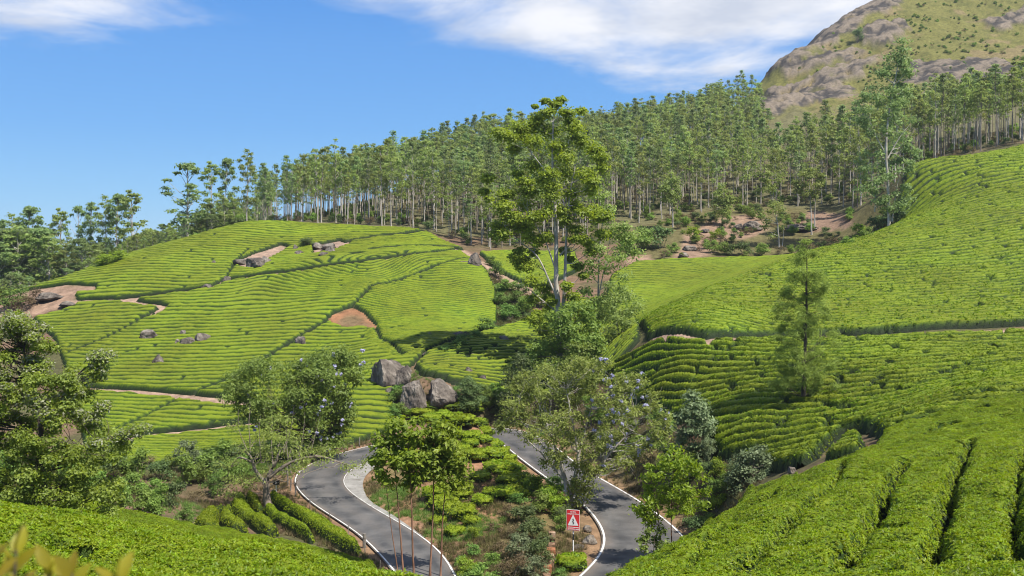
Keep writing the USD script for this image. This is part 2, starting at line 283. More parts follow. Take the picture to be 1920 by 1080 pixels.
def tea_mat():
    """clipped tea: fresh yellow-green flush on the plucking table, old dark leaves on the flanks (tone: 0 old wood .. 1 flush)"""
    n = {'at': ('attribute', {'attribute': 'tone'}), 'geo': ('geometry', {}), 'nz': ('noise_texture', {'scale': 2.2, 'detail': 6.0, 'roughness': 0.7}), 'nf': ('noise_texture', {'scale': 11.0, 'detail': 3.0, 'roughness': 0.6}),
         'nb': ('noise_texture', {'scale': 0.07, 'detail': 5.0, 'roughness': 0.65}),
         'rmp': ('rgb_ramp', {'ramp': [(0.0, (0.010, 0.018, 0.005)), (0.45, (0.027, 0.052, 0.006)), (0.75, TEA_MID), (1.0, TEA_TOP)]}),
         'a1': ('math', {'math_type': 'multiply_add', 'value2': 0.55, 'value3': -0.275}), 'a2': ('math', {'math_type': 'multiply_add', 'value2': 0.35, 'value3': -0.175}), 's1': ('math', {'math_type': 'add'}), 's2': ('math', {'math_type': 'add'}),
         'hs': ('hsv', {'fac': 1.0, 'saturation': 1.0}), 'mh': ('map_range', {'from_min': 0.3, 'from_max': 0.7, 'to_min': 0.488, 'to_max': 0.512}), 'mv': ('map_range', {'from_min': 0.3, 'from_max': 0.7, 'to_min': 0.76, 'to_max': 1.2}),
         'hh': ('math', {'math_type': 'add'}), 'bp': ('bump', {'strength': 0.8, 'distance': 0.12}), 'p': ('principled_bsdf', {'roughness': 0.6, 'specular_ior_level': 0.2}), 't': ('translucent_bsdf', {}), 'mx': ('mix_closure', {'fac': 0.12})}
    l = [('geo.position', 'nz.vector'), ('geo.position', 'nf.vector'), ('geo.position', 'nb.vector'), ('nz.fac', 'a1.value1'), ('nf.fac', 'a2.value1'), ('at.fac', 's1.value1'), ('a1.value', 's1.value2'), ('s1.value', 's2.value1'), ('a2.value', 's2.value2'), ('s2.value', 'rmp.fac'),
         ('rmp.color', 'hs.color'), ('nb.fac', 'mh.value'), ('mh.result', 'hs.hue'), ('nb.fac', 'mv.value'), ('mv.result', 'hs.value'), ('hs.color', 'p.base_color'), ('hs.color', 't.color'), ('nf.fac', 'hh.value1'), ('nz.fac', 'hh.value2'), ('hh.value', 'bp.height'), ('bp.normal', 'p.normal'), ('p.BSDF', 'mx.closure1'), ('t.BSDF', 'mx.closure2')]
    return usdkit.material(stage, '/World/Looks/tea', n, l, surface='mx.closure')


TEA_MID, TEA_TOP = (0.082, 0.130, 0.005), (0.172, 0.218, 0.008)
M_TEA = tea_mat()
M_TEALEAF = foliage_mat('tea_leaf', (0.068, 0.125, 0.005), (0.245, 0.325, 0.012), 0.34, 0.5, 0.25, 1.2)
M_NEARTEA = foliage_mat('tea_shoot', (0.098, 0.162, 0.006), (0.335, 0.42, 0.018), 0.36, 0.45, 0.3, 0.9)
M_EARTH = ground_mat()
M_ROCK = noisy_mat('rock', [(0.28, (0.027, 0.023, 0.020)), (0.42, (0.078, 0.065, 0.055)), (0.55, (0.140, 0.119, 0.099)), (0.66, (0.242, 0.211, 0.176)), (0.8, (0.156, 0.125, 0.094))], 0.8, 10.0, 0.92, 1.0, 0.35, squash=(1, 1, 0.5))
M_WHITE = noisy_mat('line_paint', [(0.32, (0.187, 0.170, 0.153)), (0.42, (0.493, 0.484, 0.451)), (0.6, (0.663, 0.654, 0.629))], 2.2, 7.0, 0.7, 0.1)
M_CONC = noisy_mat('concrete', [(0.3, (0.11, 0.095, 0.078)), (0.45, (0.2, 0.19, 0.172)), (0.7, (0.30, 0.285, 0.262))], 0.9, 9.0, 0.9, 0.4)


def asphalt():
    n = {'geo': ('geometry', {}), 'nz': ('noise_texture', {'scale': 0.5, 'detail': 6.0, 'roughness': 0.6}), 'nf': ('noise_texture', {'scale': 30.0, 'detail': 3.0}), 'at': ('attribute', {'attribute': 'wheel'}),
         'r': ('rgb_ramp', {'ramp': [(0.28, (0.05, 0.049, 0.048)), (0.48, (0.078, 0.075, 0.073)), (0.55, (0.092, 0.088, 0.085)), (0.75, (0.125, 0.118, 0.11))]}), 'nt': ('noise_texture', {'scale': 0.35, 'detail': 4.0}), 'mt': ('map_range', {'range_type': 'smoothstep', 'from_min': 0.4, 'from_max': 0.62, 'clamp': True}), 'tm': ('math', {'math_type': 'multiply'}),
         'mx': ('mix', {'color2': (0.036, 0.036, 0.037)}), 'du': ('attribute', {'attribute': 'dust'}), 'nd': ('noise_texture', {'scale': 1.3, 'detail': 5.0}), 'dm': ('math', {'math_type': 'multiply'}), 'md': ('mix', {'color2': (0.17, 0.125, 0.088)}), 'bp': ('bump', {'strength': 0.3, 'distance': 0.01}), 'p': ('principled_bsdf', {'roughness': 0.78, 'specular_ior_level': 0.35})}
    l = [('geo.position', 'nz.vector'), ('geo.position', 'nf.vector'), ('geo.position', 'nt.vector'), ('nz.fac', 'r.fac'), ('r.color', 'mx.color1'), ('nt.fac', 'mt.value'), ('mt.result', 'tm.value1'), ('at.fac', 'tm.value2'), ('tm.value', 'mx.fac'), ('geo.position', 'nd.vector'), ('du.fac', 'dm.value1'), ('nd.fac', 'dm.value2'), ('dm.value', 'md.fac'), ('mx.color', 'md.color1'), ('md.color', 'p.base_color'), ('nf.fac', 'bp.height'), ('bp.normal', 'p.normal')]
    return usdkit.material(stage, '/World/Looks/asphalt', n, l, surface='p.BSDF')


M_ROAD = asphalt()


# ------------------------------------------------------------------ the ground: one sheet out to the horizon, its cover worked out spot by spot
def inside(poly, x, y, soft=0.8):
    """1 inside the polygon (metres), 0 outside, with a ragged soft edge"""
    lo, hi = poly.min(0) - 6, poly.max(0) + 6
    s = max(0.25, (hi - lo).max() / 900)
    w, h = np.ceil((hi - lo) / s).astype(int) + 1
    im = Image.new('L', (int(w), int(h))); ImageDraw.Draw(im).polygon([tuple(p) for p in (poly - lo) / s], fill=1)
    a = np.array(im).T > 0
    sd = (ndimage.distance_transform_edt(a) - ndimage.distance_transform_edt(~a)) * s
    i, j = (x - lo[0]) / s, (y - lo[1]) / s
    out = (i < 0) | (j < 0) | (i > w - 1) | (j > h - 1)
    d = ndimage.map_coordinates(sd, [np.clip(i, 0, w - 1), np.clip(j, 0, h - 1)], order=1)
    return np.where(out, -9.0, d)


def mix_in(col, w, c):
    return col * (1 - w[..., None]) + np.asarray(c) * w[..., None]


def line_poly(line, width):
    line = np.asarray(line, float); t = np.gradient(line, axis=0); t /= np.linalg.norm(t, axis=1, keepdims=True) + 1e-9
    nrm = np.stack([-t[:, 1], t[:, 0]], 1) * width / 2
    return np.vstack([line + nrm, (line - nrm)[::-1]])


PATHS = [  # (pixels, start distance, width): bare tracks between the tea
    ([(170, 733), (250, 737), (300, 742), (360, 749), (425, 758), (470, 762)], 90, 2.0), ([(200, 838), (250, 826), (300, 820), (360, 813), (430, 804), (480, 800)], 90, 2.2),
    ([(425, 528), (500, 518), (600, 505), (700, 492), (820, 478), (866, 472)], 110, 1.8), ([(125, 570), (140, 567), (230, 565), (300, 556), (350, 549), (400, 541), (428, 527)], 110, 1.3),
    ([(230, 565), (270, 572), (308, 577), (298, 590), (270, 600)], 110, 1.2), ([(700, 472), (760, 466), (820, 466), (866, 470), (890, 490)], 110, 1.6), ([(650, 457), (707, 447), (760, 443), (800, 436)], 110, 1.3),
    ([(890, 488), (930, 515), (975, 540), (1000, 552)], 100, 2.4), ([(1215, 643), (1330, 644), (1500, 640), (1700, 632), (1940, 620)], 60, 1.5)]
REDCUT = [(618, 600), (626, 591), (645, 582), (664, 578), (686, 588), (708, 612), (700, 622), (680, 616), (655, 619), (628, 610)]
COVER = [  # (pixels, start distance, colour, softness)
    (REDCUT, 110, (0.30, 0.15, 0.08), 0.5), ([(640, 600), (655, 592), (680, 596), (690, 612), (660, 617), (640, 612)], 110, (0.17, 0.12, 0.065), 1.6),
    ([(-60, 575), (0, 560), (50, 546), (130, 534), (182, 538), (180, 550), (142, 552), (148, 572), (100, 582), (60, 592), (-60, 600)], 110, (0.30, 0.20, 0.14), 1.5),
    ([(440, 497), (480, 476), (530, 460), (545, 465), (510, 486), (470, 508)], 110, (0.33, 0.23, 0.17), 1.0), ([(590, 462), (640, 452), (660, 460), (620, 474), (590, 480)], 110, (0.30, 0.21, 0.16), 1.0),
    ([(925, 540), (937, 540), (940, 610), (928, 612)], 100, (0.40, 0.24, 0.13), 0.8), ([(905, 500), (925, 515), (1000, 560), (1000, 600), (940, 625), (870, 650), (800, 690), (790, 680), (860, 635), (925, 615), (930, 545)], 100, (0.085, 0.13, 0.035), 1.0),
    ([(1150, 470), (1200, 425), (1300, 400), (1420, 385), (1560, 390), (1690, 400), (1700, 425), (1600, 448), (1480, 480), (1180, 490)], 120, (0.13, 0.115, 0.05), 3.0),
    ([(1262, 488), (1290, 440), (1330, 415), (1420, 400), (1440, 430), (1400, 450), (1350, 450), (1330, 480)], 120, (0.27, 0.18, 0.125), 1.6), ([(1470, 430), (1520, 395), (1580, 400), (1600, 425), (1540, 435)], 120, (0.25, 0.165, 0.115), 1.6),
    ([(1170, 480), (1220, 478), (1230, 492), (1180, 495)], 120, (0.30, 0.2, 0.14), 1.5), ([(690, 722), (735, 745), (745, 800), (760, 830), (735, 800), (700, 740)], 90, (0.30, 0.19, 0.13), 0.8)]
gx2 = np.unique(np.r_[np.arange(-700, -110, 12), np.arange(-110, -40, 1.0), np.arange(-40, 42, 0.5), np.arange(42, 130, 1.0), np.arange(130, 330, 1.5), np.arange(330, 380, 2.5), np.arange(380, 900, 12)]).astype(float)
gy2 = np.unique(np.r_[np.arange(2, 56, 1.0), np.arange(56, 116, 0.5), np.arange(116, 220, 1.0), np.arange(220, 370, 2.2), np.arange(370, 500, 1.4), np.arange(500, 560, 2.2), np.arange(560, 1100, 14)]).astype(float)
X, Y = np.meshgrid(gx2, gy2, indexing='ij')
Z = ground(X, Y)
n1, n2, n3 = fb(X, Y, 9.0, 4, 11), fb(X, Y, 2.5, 3, 12), fb(X, Y, 30.0, 3, 13)
col = np.broadcast_to(np.array([0.17, 0.11, 0.07]), X.shape + (3,)).copy()
scrub = smooth01(-0.12, 0.1, n1) * (Y < 215)
col = mix_in(col, 0.75 * scrub, (0.07, 0.085, 0.03))
# forest floor and the grassy mountain
col = mix_in(col, smooth01(196, 214, Y + 3 * n1), (0.14, 0.13, 0.065))
mtn = smooth01(362, 385, Y + 40 * n1) * (X > 60)
col = mix_in(col, mtn, (0.155, 0.148, 0.045))
col = mix_in(col, mtn * smooth01(0.0, 0.16, n2 + 0.5 * n1) * 0.7, (0.10, 0.105, 0.03))
col = mix_in(col, mtn * smooth01(0.06, 0.2, n1 - 0.25 * n3) * 0.55, (0.24, 0.17, 0.10))
# cut bank of the mound, red earth
mound = inside(np.array([on_road_plane(*p)[:2] for p in [(640, 900), (690, 860), (760, 835), (960, 815), (1060, 900), (1040, 1000), (1020, 1130), (900, 1150), (860, 1070), (700, 960)]]), X, Y)
mw = smooth01(-2, 1, mound)
col = mix_in(col, mw, (0.30, 0.165, 0.095)); col = mix_in(col, mw * smooth01(-0.02, 0.14, n2 + n1 * 0.5) * 0.85, (0.15, 0.13, 0.05)); col = mix_in(col, mw * smooth01(71, 64, Y) * 0.7, (0.09, 0.075, 0.035))
verge = smooth01(2.6, 0.3, road_dist(X, Y)); col = mix_in(col, verge * 0.75, (0.29, 0.175, 0.105))
for pix, dmin, c, soft in COVER:
    s = inside(world_poly(pix, dmin), X, Y) + n2 * 2.5
    col = mix_in(col, smooth01(-soft * 0.5, soft * 0.5, s), c)
PATH_LINES = []
for pix, dmin, wd in PATHS:
    L = smooth_line(world_poly(pix, dmin), 60); PATH_LINES.append((L, wd))
    col = mix_in(col, smooth01(-0.6, 0.5, inside(line_poly(L, wd + 1.0), X, Y) + n2), (0.34, 0.235, 0.17))
# bare rock slabs of the mountain: proud ledges of the same sheet
SLABS = [([(1450, 142), (1480, 100), (1560, 46), (1640, 2), (1700, 2), (1620, 45), (1570, 78), (1500, 112), (1470, 142)], 1.6), ([(1378, 218), (1440, 174), (1520, 152), (1560, 134), (1640, 116), (1612, 146), (1530, 178), (1450, 208), (1400, 228)], 2.0),
         ([(1600, 72), (1640, 42), (1695, 40), (1700, 64), (1660, 88), (1610, 84)], 2.0), ([(1700, 122), (1760, 108), (1860, 112), (1940, 122), (1940, 152), (1860, 166), (1780, 164), (1705, 158)], 1.2), ([(1850, 45), (1940, 5), (1940, 52), (1880, 58)], 1.4), ([(1500, 134), (1540, 104), (1625, 86), (1605, 104), (1530, 134)], 1.2), ([(1440, 205), (1500, 182), (1600, 165), (1620, 172), (1520, 196), (1450, 220)], 1.2)]
lift = np.zeros_like(X)
for pix, hgt in SLABS:
    s = inside(world_poly(pix, 300), X, Y) + n1 * 16 + n2 * 5
    w = smooth01(-1.5, 1.5, s)
    strata = np.abs(((Z - 0.37 * X + 7 * n1 + 2.5 * n2) / 7.5) % 1 - 0.5) * 2
    k_ = smooth01(0.25, 0.75, strata + 2.6 * n2 + 1.0 * n1); crag = k_[..., None] * np.array([0.20, 0.163, 0.125]) + (1 - k_[..., None]) * np.array([0.062, 0.056, 0.052])
    w = w * smooth01(0.42, 0.24, n1 + 0.6 * n2)
    col = col * (1 - w[..., None]) + crag * w[..., None]
    lift = np.maximum(lift, w * hgt * (0.5 + 0.55 * smooth01(0.15, 0.45, strata) + 1.3 * np.abs(n2) + 0.9 * fb(X, Y, 3.3, 3, 14)))
Z = Z + lift


def grid_faces(nx, ny, keep=None):
    i, j = np.meshgrid(np.arange(nx - 1), np.arange(ny - 1), indexing='ij')
    a = i * ny + j
    q = np.stack([a, a + ny, a + ny + 1, a + 1], -1)
    return (q if keep is None else q[keep]).reshape(-1, 4)


def compact(v, q, *extra):
    used = np.unique(q); m = np.full(len(v), -1); m[used] = np.arange(len(used))
    return (v[used], m[q], *[e[used] for e in extra])


def quads(q):
    return np.vstack([q[:, [0, 1, 2]], q[:, [0, 2, 3]]])


g = part('ground', (np.stack([X, Y, Z], -1).reshape(-1, 3), quads(grid_faces(*X.shape))), M_EARTH, None, True, {'cover': (col * 0.78).reshape(-1, 3)})
say(g, 'bare earth, scrub and rocky grass slopes under the plantation', None, None, 'structure')

# ------------------------------------------------------------------ road, edge lines, paved widening
def ribbon(a, b, z, n=6, crown=0.0):
    t = np.linspace(0, 1, n)[None, :, None]
    p = a[:, None] * (1 - t) + b[:, None] * t
    zz = z + crown * (1 - (2 * t[..., 0] - 1) ** 2)
    v = np.concatenate([p, np.broadcast_to(zz[..., None], p.shape[:2] + (1,))], -1)
    return v.reshape(-1, 3), quads(grid_faces(len(a), n))


rd = ribbon(EDGE_O, EDGE_I, 0.02, 15, 0.06)
wheel = np.tile([0, .1, .5, 1, .8, .3, .2, .15, .2, .3, .8, 1, .5, .1, 0], len(EDGE_O))
say(part('road', rd, M_ROAD, None, True, {'wheel': wheel, 'dust': np.tile([1, .5, .1, 0, 0, .05, .12, .15, .12, .05, 0, 0, .1, .5, 1], len(EDGE_O))}), 'grey asphalt road winding round the mound with white edge lines', None, None, 'structure')


def inset(edge, other, a, b):
    d = other - edge; d /= np.linalg.norm(d, axis=1, keepdims=True)
    return edge + d * a, edge + d * b


for e, o in ((EDGE_O, EDGE_I), (EDGE_I, EDGE_O)):
    a, b = inset(e, o, 0.10, 0.24)
    m = ribbon(a, b, 0.04, 2); m[0][:, 2] += 0.012
    say(part('edge_line', m, M_WHITE, None), 'white painted line along the outer edge of the road' if e is EDGE_O else 'white painted line along the inner edge of the road round the mound', None, None, 'structure')
tri = trimesh.creation.triangulate_polygon(__import__('shapely.geometry').geometry.Polygon(APRON).buffer(0), engine='earcut')
say(part('paved_shoulder', (np.c_[tri[0], np.full(len(tri[0]), 0.012)], tri[1]), M_CONC, None), 'pale concrete widening inside the left bend of the road', None, None, 'structure')

# ------------------------------------------------------------------ tea
def poly_sd(poly, lo, s, shape):
    im = Image.new('L', (shape[0], shape[1])); ImageDraw.Draw(im).polygon([tuple(p) for p in (poly - lo) / s], fill=1)
    a = np.array(im).T > 0
    return ndimage.distance_transform_edt(a, sampling=s) - ndimage.distance_transform_edt(~a, sampling=s)


def line_dist(line, lo, s, shape):
    im = Image.new('L', (shape[0], shape[1]))
    ImageDraw.Draw(im).line([tuple(p) for p in (line - lo) / s], fill=1)
    a = np.array(im).T > 0
    return ndimage.distance_transform_edt(~a, sampling=s) if a.any() else np.full(shape, 99.0)


def hash1(k, seed=0):
    return np.modf(np.abs(np.sin(k * 12.9898 + seed * 78.233) * 43758.5453))[0]


HOLES = []      # (polygon, margin): rocks, bare patches; filled below
for pix, dmin in [(REDCUT, 110), (COVER[2][0], 110), (COVER[3][0], 110), (COVER[4][0], 110)]:
    HOLES.append((world_poly(pix, dmin), 0.0))


def tea_grid(poly, cell, H, ufun=None, spacing=1.4, gap=0.16, gaps=(), brk=None, seed=1, rag=0.35, bump=0.13, bare=0.0, holes=True, edge=0.45, floor=0.12, odds=0.45, mounds=0.0):
    """height of clipped tea over the ground on a square grid: rows with gaps, cross gaps, dying bushes, rounded shoulders"""
    cell = np.array(cell) * np.ones(2)
    lo = poly.min(0) - 1.0; hi = poly.max(0) + 1.0
    nx, ny = (np.ceil((hi - lo) / cell).astype(int) + 1)
    x = lo[0] + np.arange(nx) * cell[0]; y = lo[1] + np.arange(ny) * cell[1]
    X, Y = np.meshgrid(x, y, indexing='ij')
    sd = poly_sd(poly, lo, cell, (nx, ny))
    w1 = fb(X, Y, 1.1, 3, seed); w2 = fb(X, Y, 0.45, 2, seed + 5)
    if holes:
        for hp, mg in HOLES:
            if (hp.max(0) > lo).all() and (hp.min(0) < hi).all() and min(hp.max(0) - hp.min(0)) > 0:
                sd = np.minimum(sd, -(poly_sd(hp, lo, cell, (nx, ny)) + mg))
    for L, wd in gaps:
        sd = np.minimum(sd, line_dist(L, lo, cell, (nx, ny)) - wd / 2 + 0.5 * np.minimum(wd, 0.6) * fb(X, Y, 2.3, 2, seed + 50))
    sd = np.minimum(sd, road_dist(X, Y) - 0.6)
    prof = smooth01(0.0, edge, sd + w1 * rag)
    row = np.zeros_like(X)
    if ufun is not None:
        u = ufun(X, Y) / spacing + fb(X, Y, 3.0, 3, seed + 2) * 0.45 + fb(X, Y, 14.0, 2, seed + 3) * 1.2
        row = np.floor(u); f = u - row
        dg = np.minimum(f, 1 - f) * spacing
        gw = gap * (1 + 1.8 * fb(X, Y, 2.2, 2, seed + 4))
        prof = prof * (floor + (1 - floor) * smooth01(gw * 0.35, gw * 1.5 + 0.12, dg))
        if brk:
            v = (X + fb(X, Y, 2.0, 2, seed + 8) * 1.2) / brk + hash1(row, seed) * 7
            k = np.floor(v); fv = v - k
            have = hash1(row * 3.7 + k * 1.3, seed + 1) < odds
            dv = np.minimum(fv, 1 - fv) * brk
            prof = prof * np.where(have, 0.15 + 0.85 * smooth01(0.05, 0.42, dv + w2 * 0.15), 1.0)
    if bare:
        prof = prof * (1 - smooth01(0.22, 0.30, fb(X, Y, 1.3, 2, seed + 20) + 0.25 * fb(X, Y, 12, 2, seed + 21) - 0.13 + bare))
    h = H * np.power(np.clip(prof, 0, 1), 0.75)
    if mounds:
        h = h + mounds * (fb(X, Y, 0.95, 2, seed + 40) + 0.5 * fb(X, Y, 2.6, 2, seed + 41))
    h = h * (1 + bump * 2.2 * w1 + bump * 1.3 * w2 + 0.10 * fb(X, Y, 4.0, 2, seed + 30))
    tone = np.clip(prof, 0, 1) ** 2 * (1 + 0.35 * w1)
    z = ground(X, Y) + np.where(prof > 0.02, h, -0.05)
    return X, Y, z, h, tone, prof, row


def tea_mesh(G, mask=None):
    X, Y, z, h, tone, prof, row = G
    hot = prof > 0.03
    if mask is not None:
        hot = hot & mask
    c = hot[:-1, :-1] | hot[1:, :-1] | hot[:-1, 1:] | hot[1:, 1:]
    q = grid_faces(*X.shape, keep=c)
    v = np.stack([X, Y, z], -1).reshape(-1, 3)
    v, q, t = compact(v, q, tone.ravel())
    return (v, quads(q)), t


def leaf_quads(P, size, rng, N=None, up=0.8, aspect=0.42, jitter=0.5):
    """one rhombus leaf per point, its blade tipped about the normal N"""
    n = len(P)
    size = np.broadcast_to(size, (n,)) * rng.uniform(1 - jitter, 1 + jitter * 0.6, n)
    nrm = rng.normal(size=(n, 3)) + (np.array([0, 0, up * 1.6]) if N is None else N * up * 1.6)
    nrm /= np.linalg.norm(nrm, axis=1, keepdims=True) + 1e-9
    t = np.cross(nrm, rng.normal(size=(n, 3))); t /= np.linalg.norm(t, axis=1, keepdims=True) + 1e-9
    b = np.cross(nrm, t)
    L, Wd = size[:, None] / 2, size[:, None] / 2 * aspect
    v = np.stack([P - t * L, P + b * Wd - t * L * 0.1 + nrm * L * .12, P + t * L, P - b * Wd - t * L * 0.1 + nrm * L * .12], 1).reshape(-1, 3)
    k = np.arange(n)[:, None] * 4
    return v, np.vstack([k + [0, 1, 2], k + [0, 2, 3]])


def scatter_on(G, per_m2, rng, mask=None, lowest=0.45):
    X, Y, z, h, tone, prof, row = G
    ok = prof > lowest
    if mask is not None:
        ok &= mask
    idx = np.argwhere(ok[:-1, :-1])
    cx, cy = X[1, 0] - X[0, 0], Y[0, 1] - Y[0, 0]
    gxz, gyz = np.gradient(z, cx, cy)
    wt = np.minimum(np.sqrt(1 + gxz ** 2 + gyz ** 2), 5)[:-1, :-1][ok[:-1, :-1]]
    n = rng.poisson(wt.sum() * cx * cy * per_m2) if len(idx) else 0
    if not len(idx) or n == 0:
        return np.zeros((0, 3)), np.zeros((0, 3))
    p = idx[rng.choice(len(idx), n, p=wt / wt.sum())] + rng.random((n, 2))
    at_ = lambda A: ndimage.map_coordinates(A, p.T, order=1)
    N = np.stack([-at_(gxz), -at_(gyz), np.ones(n)], 1); N /= np.linalg.norm(N, axis=1, keepdims=True)
    return np.stack([at_(X), at_(Y), at_(z)], 1), N


RNG = np.random.default_rng(7)
P_LINES = PATH_LINES
wl = lambda pix, dmin=90: smooth_line(world_poly(pix, dmin), 60)

# --- left hill: one continuous quilt of rows, too fine and too many to pick apart
LHP = world_poly([(-40, 566), (22, 551), (130, 521), (250, 477.5), (380, 441.5), (468, 420), (560, 421), (700, 429), (795, 435), (868, 470), (880, 480), (905, 500), (928, 545), (932, 608), (870, 634), (800, 662), (770, 690), (738, 722), (736, 760), (733, 800), (715, 818), (640, 838), (590, 852), (540, 868), (430, 866), (250, 880), (180, 862), (150, 740), (110, 640), (70, 600), (140, 580), (150, 570)], 90)
HOL = world_poly([(668, 575), (700, 541), (790, 517), (885, 492), (905, 500), (928, 545), (932, 608), (870, 634), (800, 662), (755, 672), (705, 645), (700, 615), (712, 610)], 90)
HC = world_poly([(800, 580)], 90)[0]


def u_left(X, Y):
    yy = np.interp(Y, [90, 125, 150, 210], [0, 24.5, 41, 74])
    return yy + 0.06 * X + 3.2 * fb(X, Y, 55, 2, 40) * 2 - 0.0015 * (X + 30) ** 2


def u_left2(X, Y):
    h = inside(HOL, X, Y)
    w = smooth01(-1.2, 0.2, h)
    dip = 1.12 * (Y - HC[1]) - 0.022 * np.clip(X - HC[0], -14, 14) ** 2 + 0.05 * (X - HC[0])
    sw = smooth01(150, 162, Y) * smooth01(-46, -38, X) * smooth01(-14, -26, X) * smooth01(176, 168, Y)
    return (u_left(X, Y) + sw * 0.5 * (X + 38)) * (1 - w) + (dip + 1000) * w


SEAMS = [(wl(p), w * 0.55) for p, w in [([(620, 602), (575, 630), (555, 642), (520, 665), (480, 690), (430, 718), (368, 742)], 0.7), ([(664, 580), (700, 541), (787, 517), (880, 490)], 0.5), ([(470, 470), (440, 500), (428, 524), (390, 545)], 0.4), ([(340, 752), (300, 775), (250, 800), (215, 815)], 0.5), ([(705, 612), (715, 640), (760, 672)], 0.5),
                                 ([(308, 577), (270, 600), (200, 640), (130, 668)], 0.35)]]
GL = tea_grid(LHP, (0.36, 0.15), 0.7, u_left2, 0.82, 0.05, [(L, w) for L, w in P_LINES] + SEAMS, 14.0, 21, 0.22, 0.12, 0.0, floor=0.34, odds=0.12, edge=0.24)
m, t = tea_mesh(GL)
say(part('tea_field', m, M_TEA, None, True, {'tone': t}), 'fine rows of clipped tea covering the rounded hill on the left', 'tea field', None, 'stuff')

# --- small fields beyond the gully
MPP = world_poly([(940, 622), (1020, 585), (1090, 565), (1150, 560), (1195, 600), (1200, 640), (1150, 700), (1060, 735), (1000, 752), (900, 735), (850, 722), (795, 706), (782, 690), (800, 668), (862, 645)], 90)
GM = tea_grid(MPP, (0.22, 0.16), 0.8, lambda X, Y: Y - 0.42 * X - 0.004 * (X + 4) ** 2, 1.0, 0.12, SEAMS[:0], 7.0, 33, 0.4, 0.14, 0.03)
m, t = tea_mesh(GM)
say(part('tea_field', m, M_TEA, None, True, {'tone': t}), 'small lumpy tea field with pale stones between the gully and the tall eucalyptus', 'tea field', None, 'stuff')
UPP = world_poly([(902, 478), (985, 473), (1080, 478), (1090, 505), (1040, 530), (1000, 540), (960, 528), (930, 508)], 100)
GU = tea_grid(UPP, 0.22, 0.8, lambda X, Y: Y - 0.9 * X, 1.1, 0.1, [(L, w + .6) for L, w in P_LINES[7:8]], None, 35, 0.3, 0.12)
m, t = tea_mesh(GU)
say(part('tea_field', m, M_TEA, None, True, {'tone': t}), 'small tea patch above the dark track, right of the lone boulder', 'tea field', None, 'stuff')
FFP = world_poly([(1150, 520), (1190, 496), (1250, 491), (1400, 487), (1492, 483), (1480, 500), (1440, 515), (1330, 548), (1270, 575), (1210, 604), (1160, 600), (1140, 560)], 110)
GF = tea_grid(FFP, (0.3, 0.18), 0.75, lambda X, Y: Y + 0.10 * X, 1.15, 0.1, [], None, 37, 0.3, 0.12)
m, t = tea_mesh(GF)
say(part('tea_field', m, M_TEA, None, True, {'tone': t}), 'narrow tea field in the hollow below the stony clearing', 'tea field', None, 'stuff')

# --- right slope, upper
RUP = world_poly([(1195, 612), (1212, 600), (1290, 565), (1400, 521), (1480, 491), (1600, 446), (1688, 422), (1690, 380), (1698, 330), (1715, 314), (1800, 301), (1930, 277), (2040, 262), (2060, 612), (1930, 612), (1700, 624), (1500, 632), (1330, 636), (1222, 637)], 60)
AX = np.arange(-10, 120, 0.5); A_R = np.cumsum(np.interp(AX, [14, 20, 30, 50], [1.1, 0.7, 0.25, 0.15])) * 0.5; A_L = np.cumsum(np.interp(AX, [10, 14, 20, 32, 45], [2.0, 1.7, 1.1, 0.35, 0.2])) * 0.5
u_right = lambda X, Y: Y + np.interp(X, AX, A_R) + 4 * fb(X, Y, 40, 2, 60)
GR = tea_grid(RUP, (0.3, 0.2), 0.9, u_right, 1.45, 0.15, [(P_LINES[8][0], 1.2)], 7.0, 43, 0.26, 0.12, 0.03, odds=0.28)
m, t = tea_mesh(GR)
Pq, Nq = scatter_on(GR, 7, RNG, None, 0.25)
tf = UsdGeom.Xform.Define(stage, numbered('/World/tea_field')).GetPrim()
say(tf, 'broad tea slope with broken rows rising to the right above the dark path', 'tea field', None, 'stuff')
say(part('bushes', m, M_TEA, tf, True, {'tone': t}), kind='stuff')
say(part('leaves', leaf_quads(Pq + Nq * 0.03, 0.34, RNG, Nq), M_TEALEAF, tf), kind='stuff')

# --- right slope, lower: hedges one can pick apart
RLP = world_poly([(1150, 690), (1205, 655), (1330, 652), (1500, 648), (1700, 641), (1930, 632), (2060, 625), (2060, 745), (1930, 762), (1800, 792), (1700, 815), (1655, 840), (1625, 868), (1560, 885), (1535, 862), (1500, 880), (1420, 868), (1345, 868), (1335, 815), (1290, 790), (1240, 775), (1200, 760), (1150, 730)], 52)
track = wl([(1500, 905), (1545, 868), (1565, 840), (1590, 820)], 52)
track2 = wl([(1600, 872), (1640, 855), (1625, 825), (1600, 815)], 52)
u_low = lambda X, Y: Y + np.interp(X, AX, A_L) + 3.0 * fb(X, Y, 25, 2, 70)
GB = tea_grid(RLP, (0.2, 0.14), 0.95, u_low, 1.65, 0.24, [(P_LINES[8][0], 1.2), (track, 1.1), (track2, 0.8)], 7.0, 51, 0.26, 0.12, 0.03, edge=0.4, odds=0.4, floor=0.06)


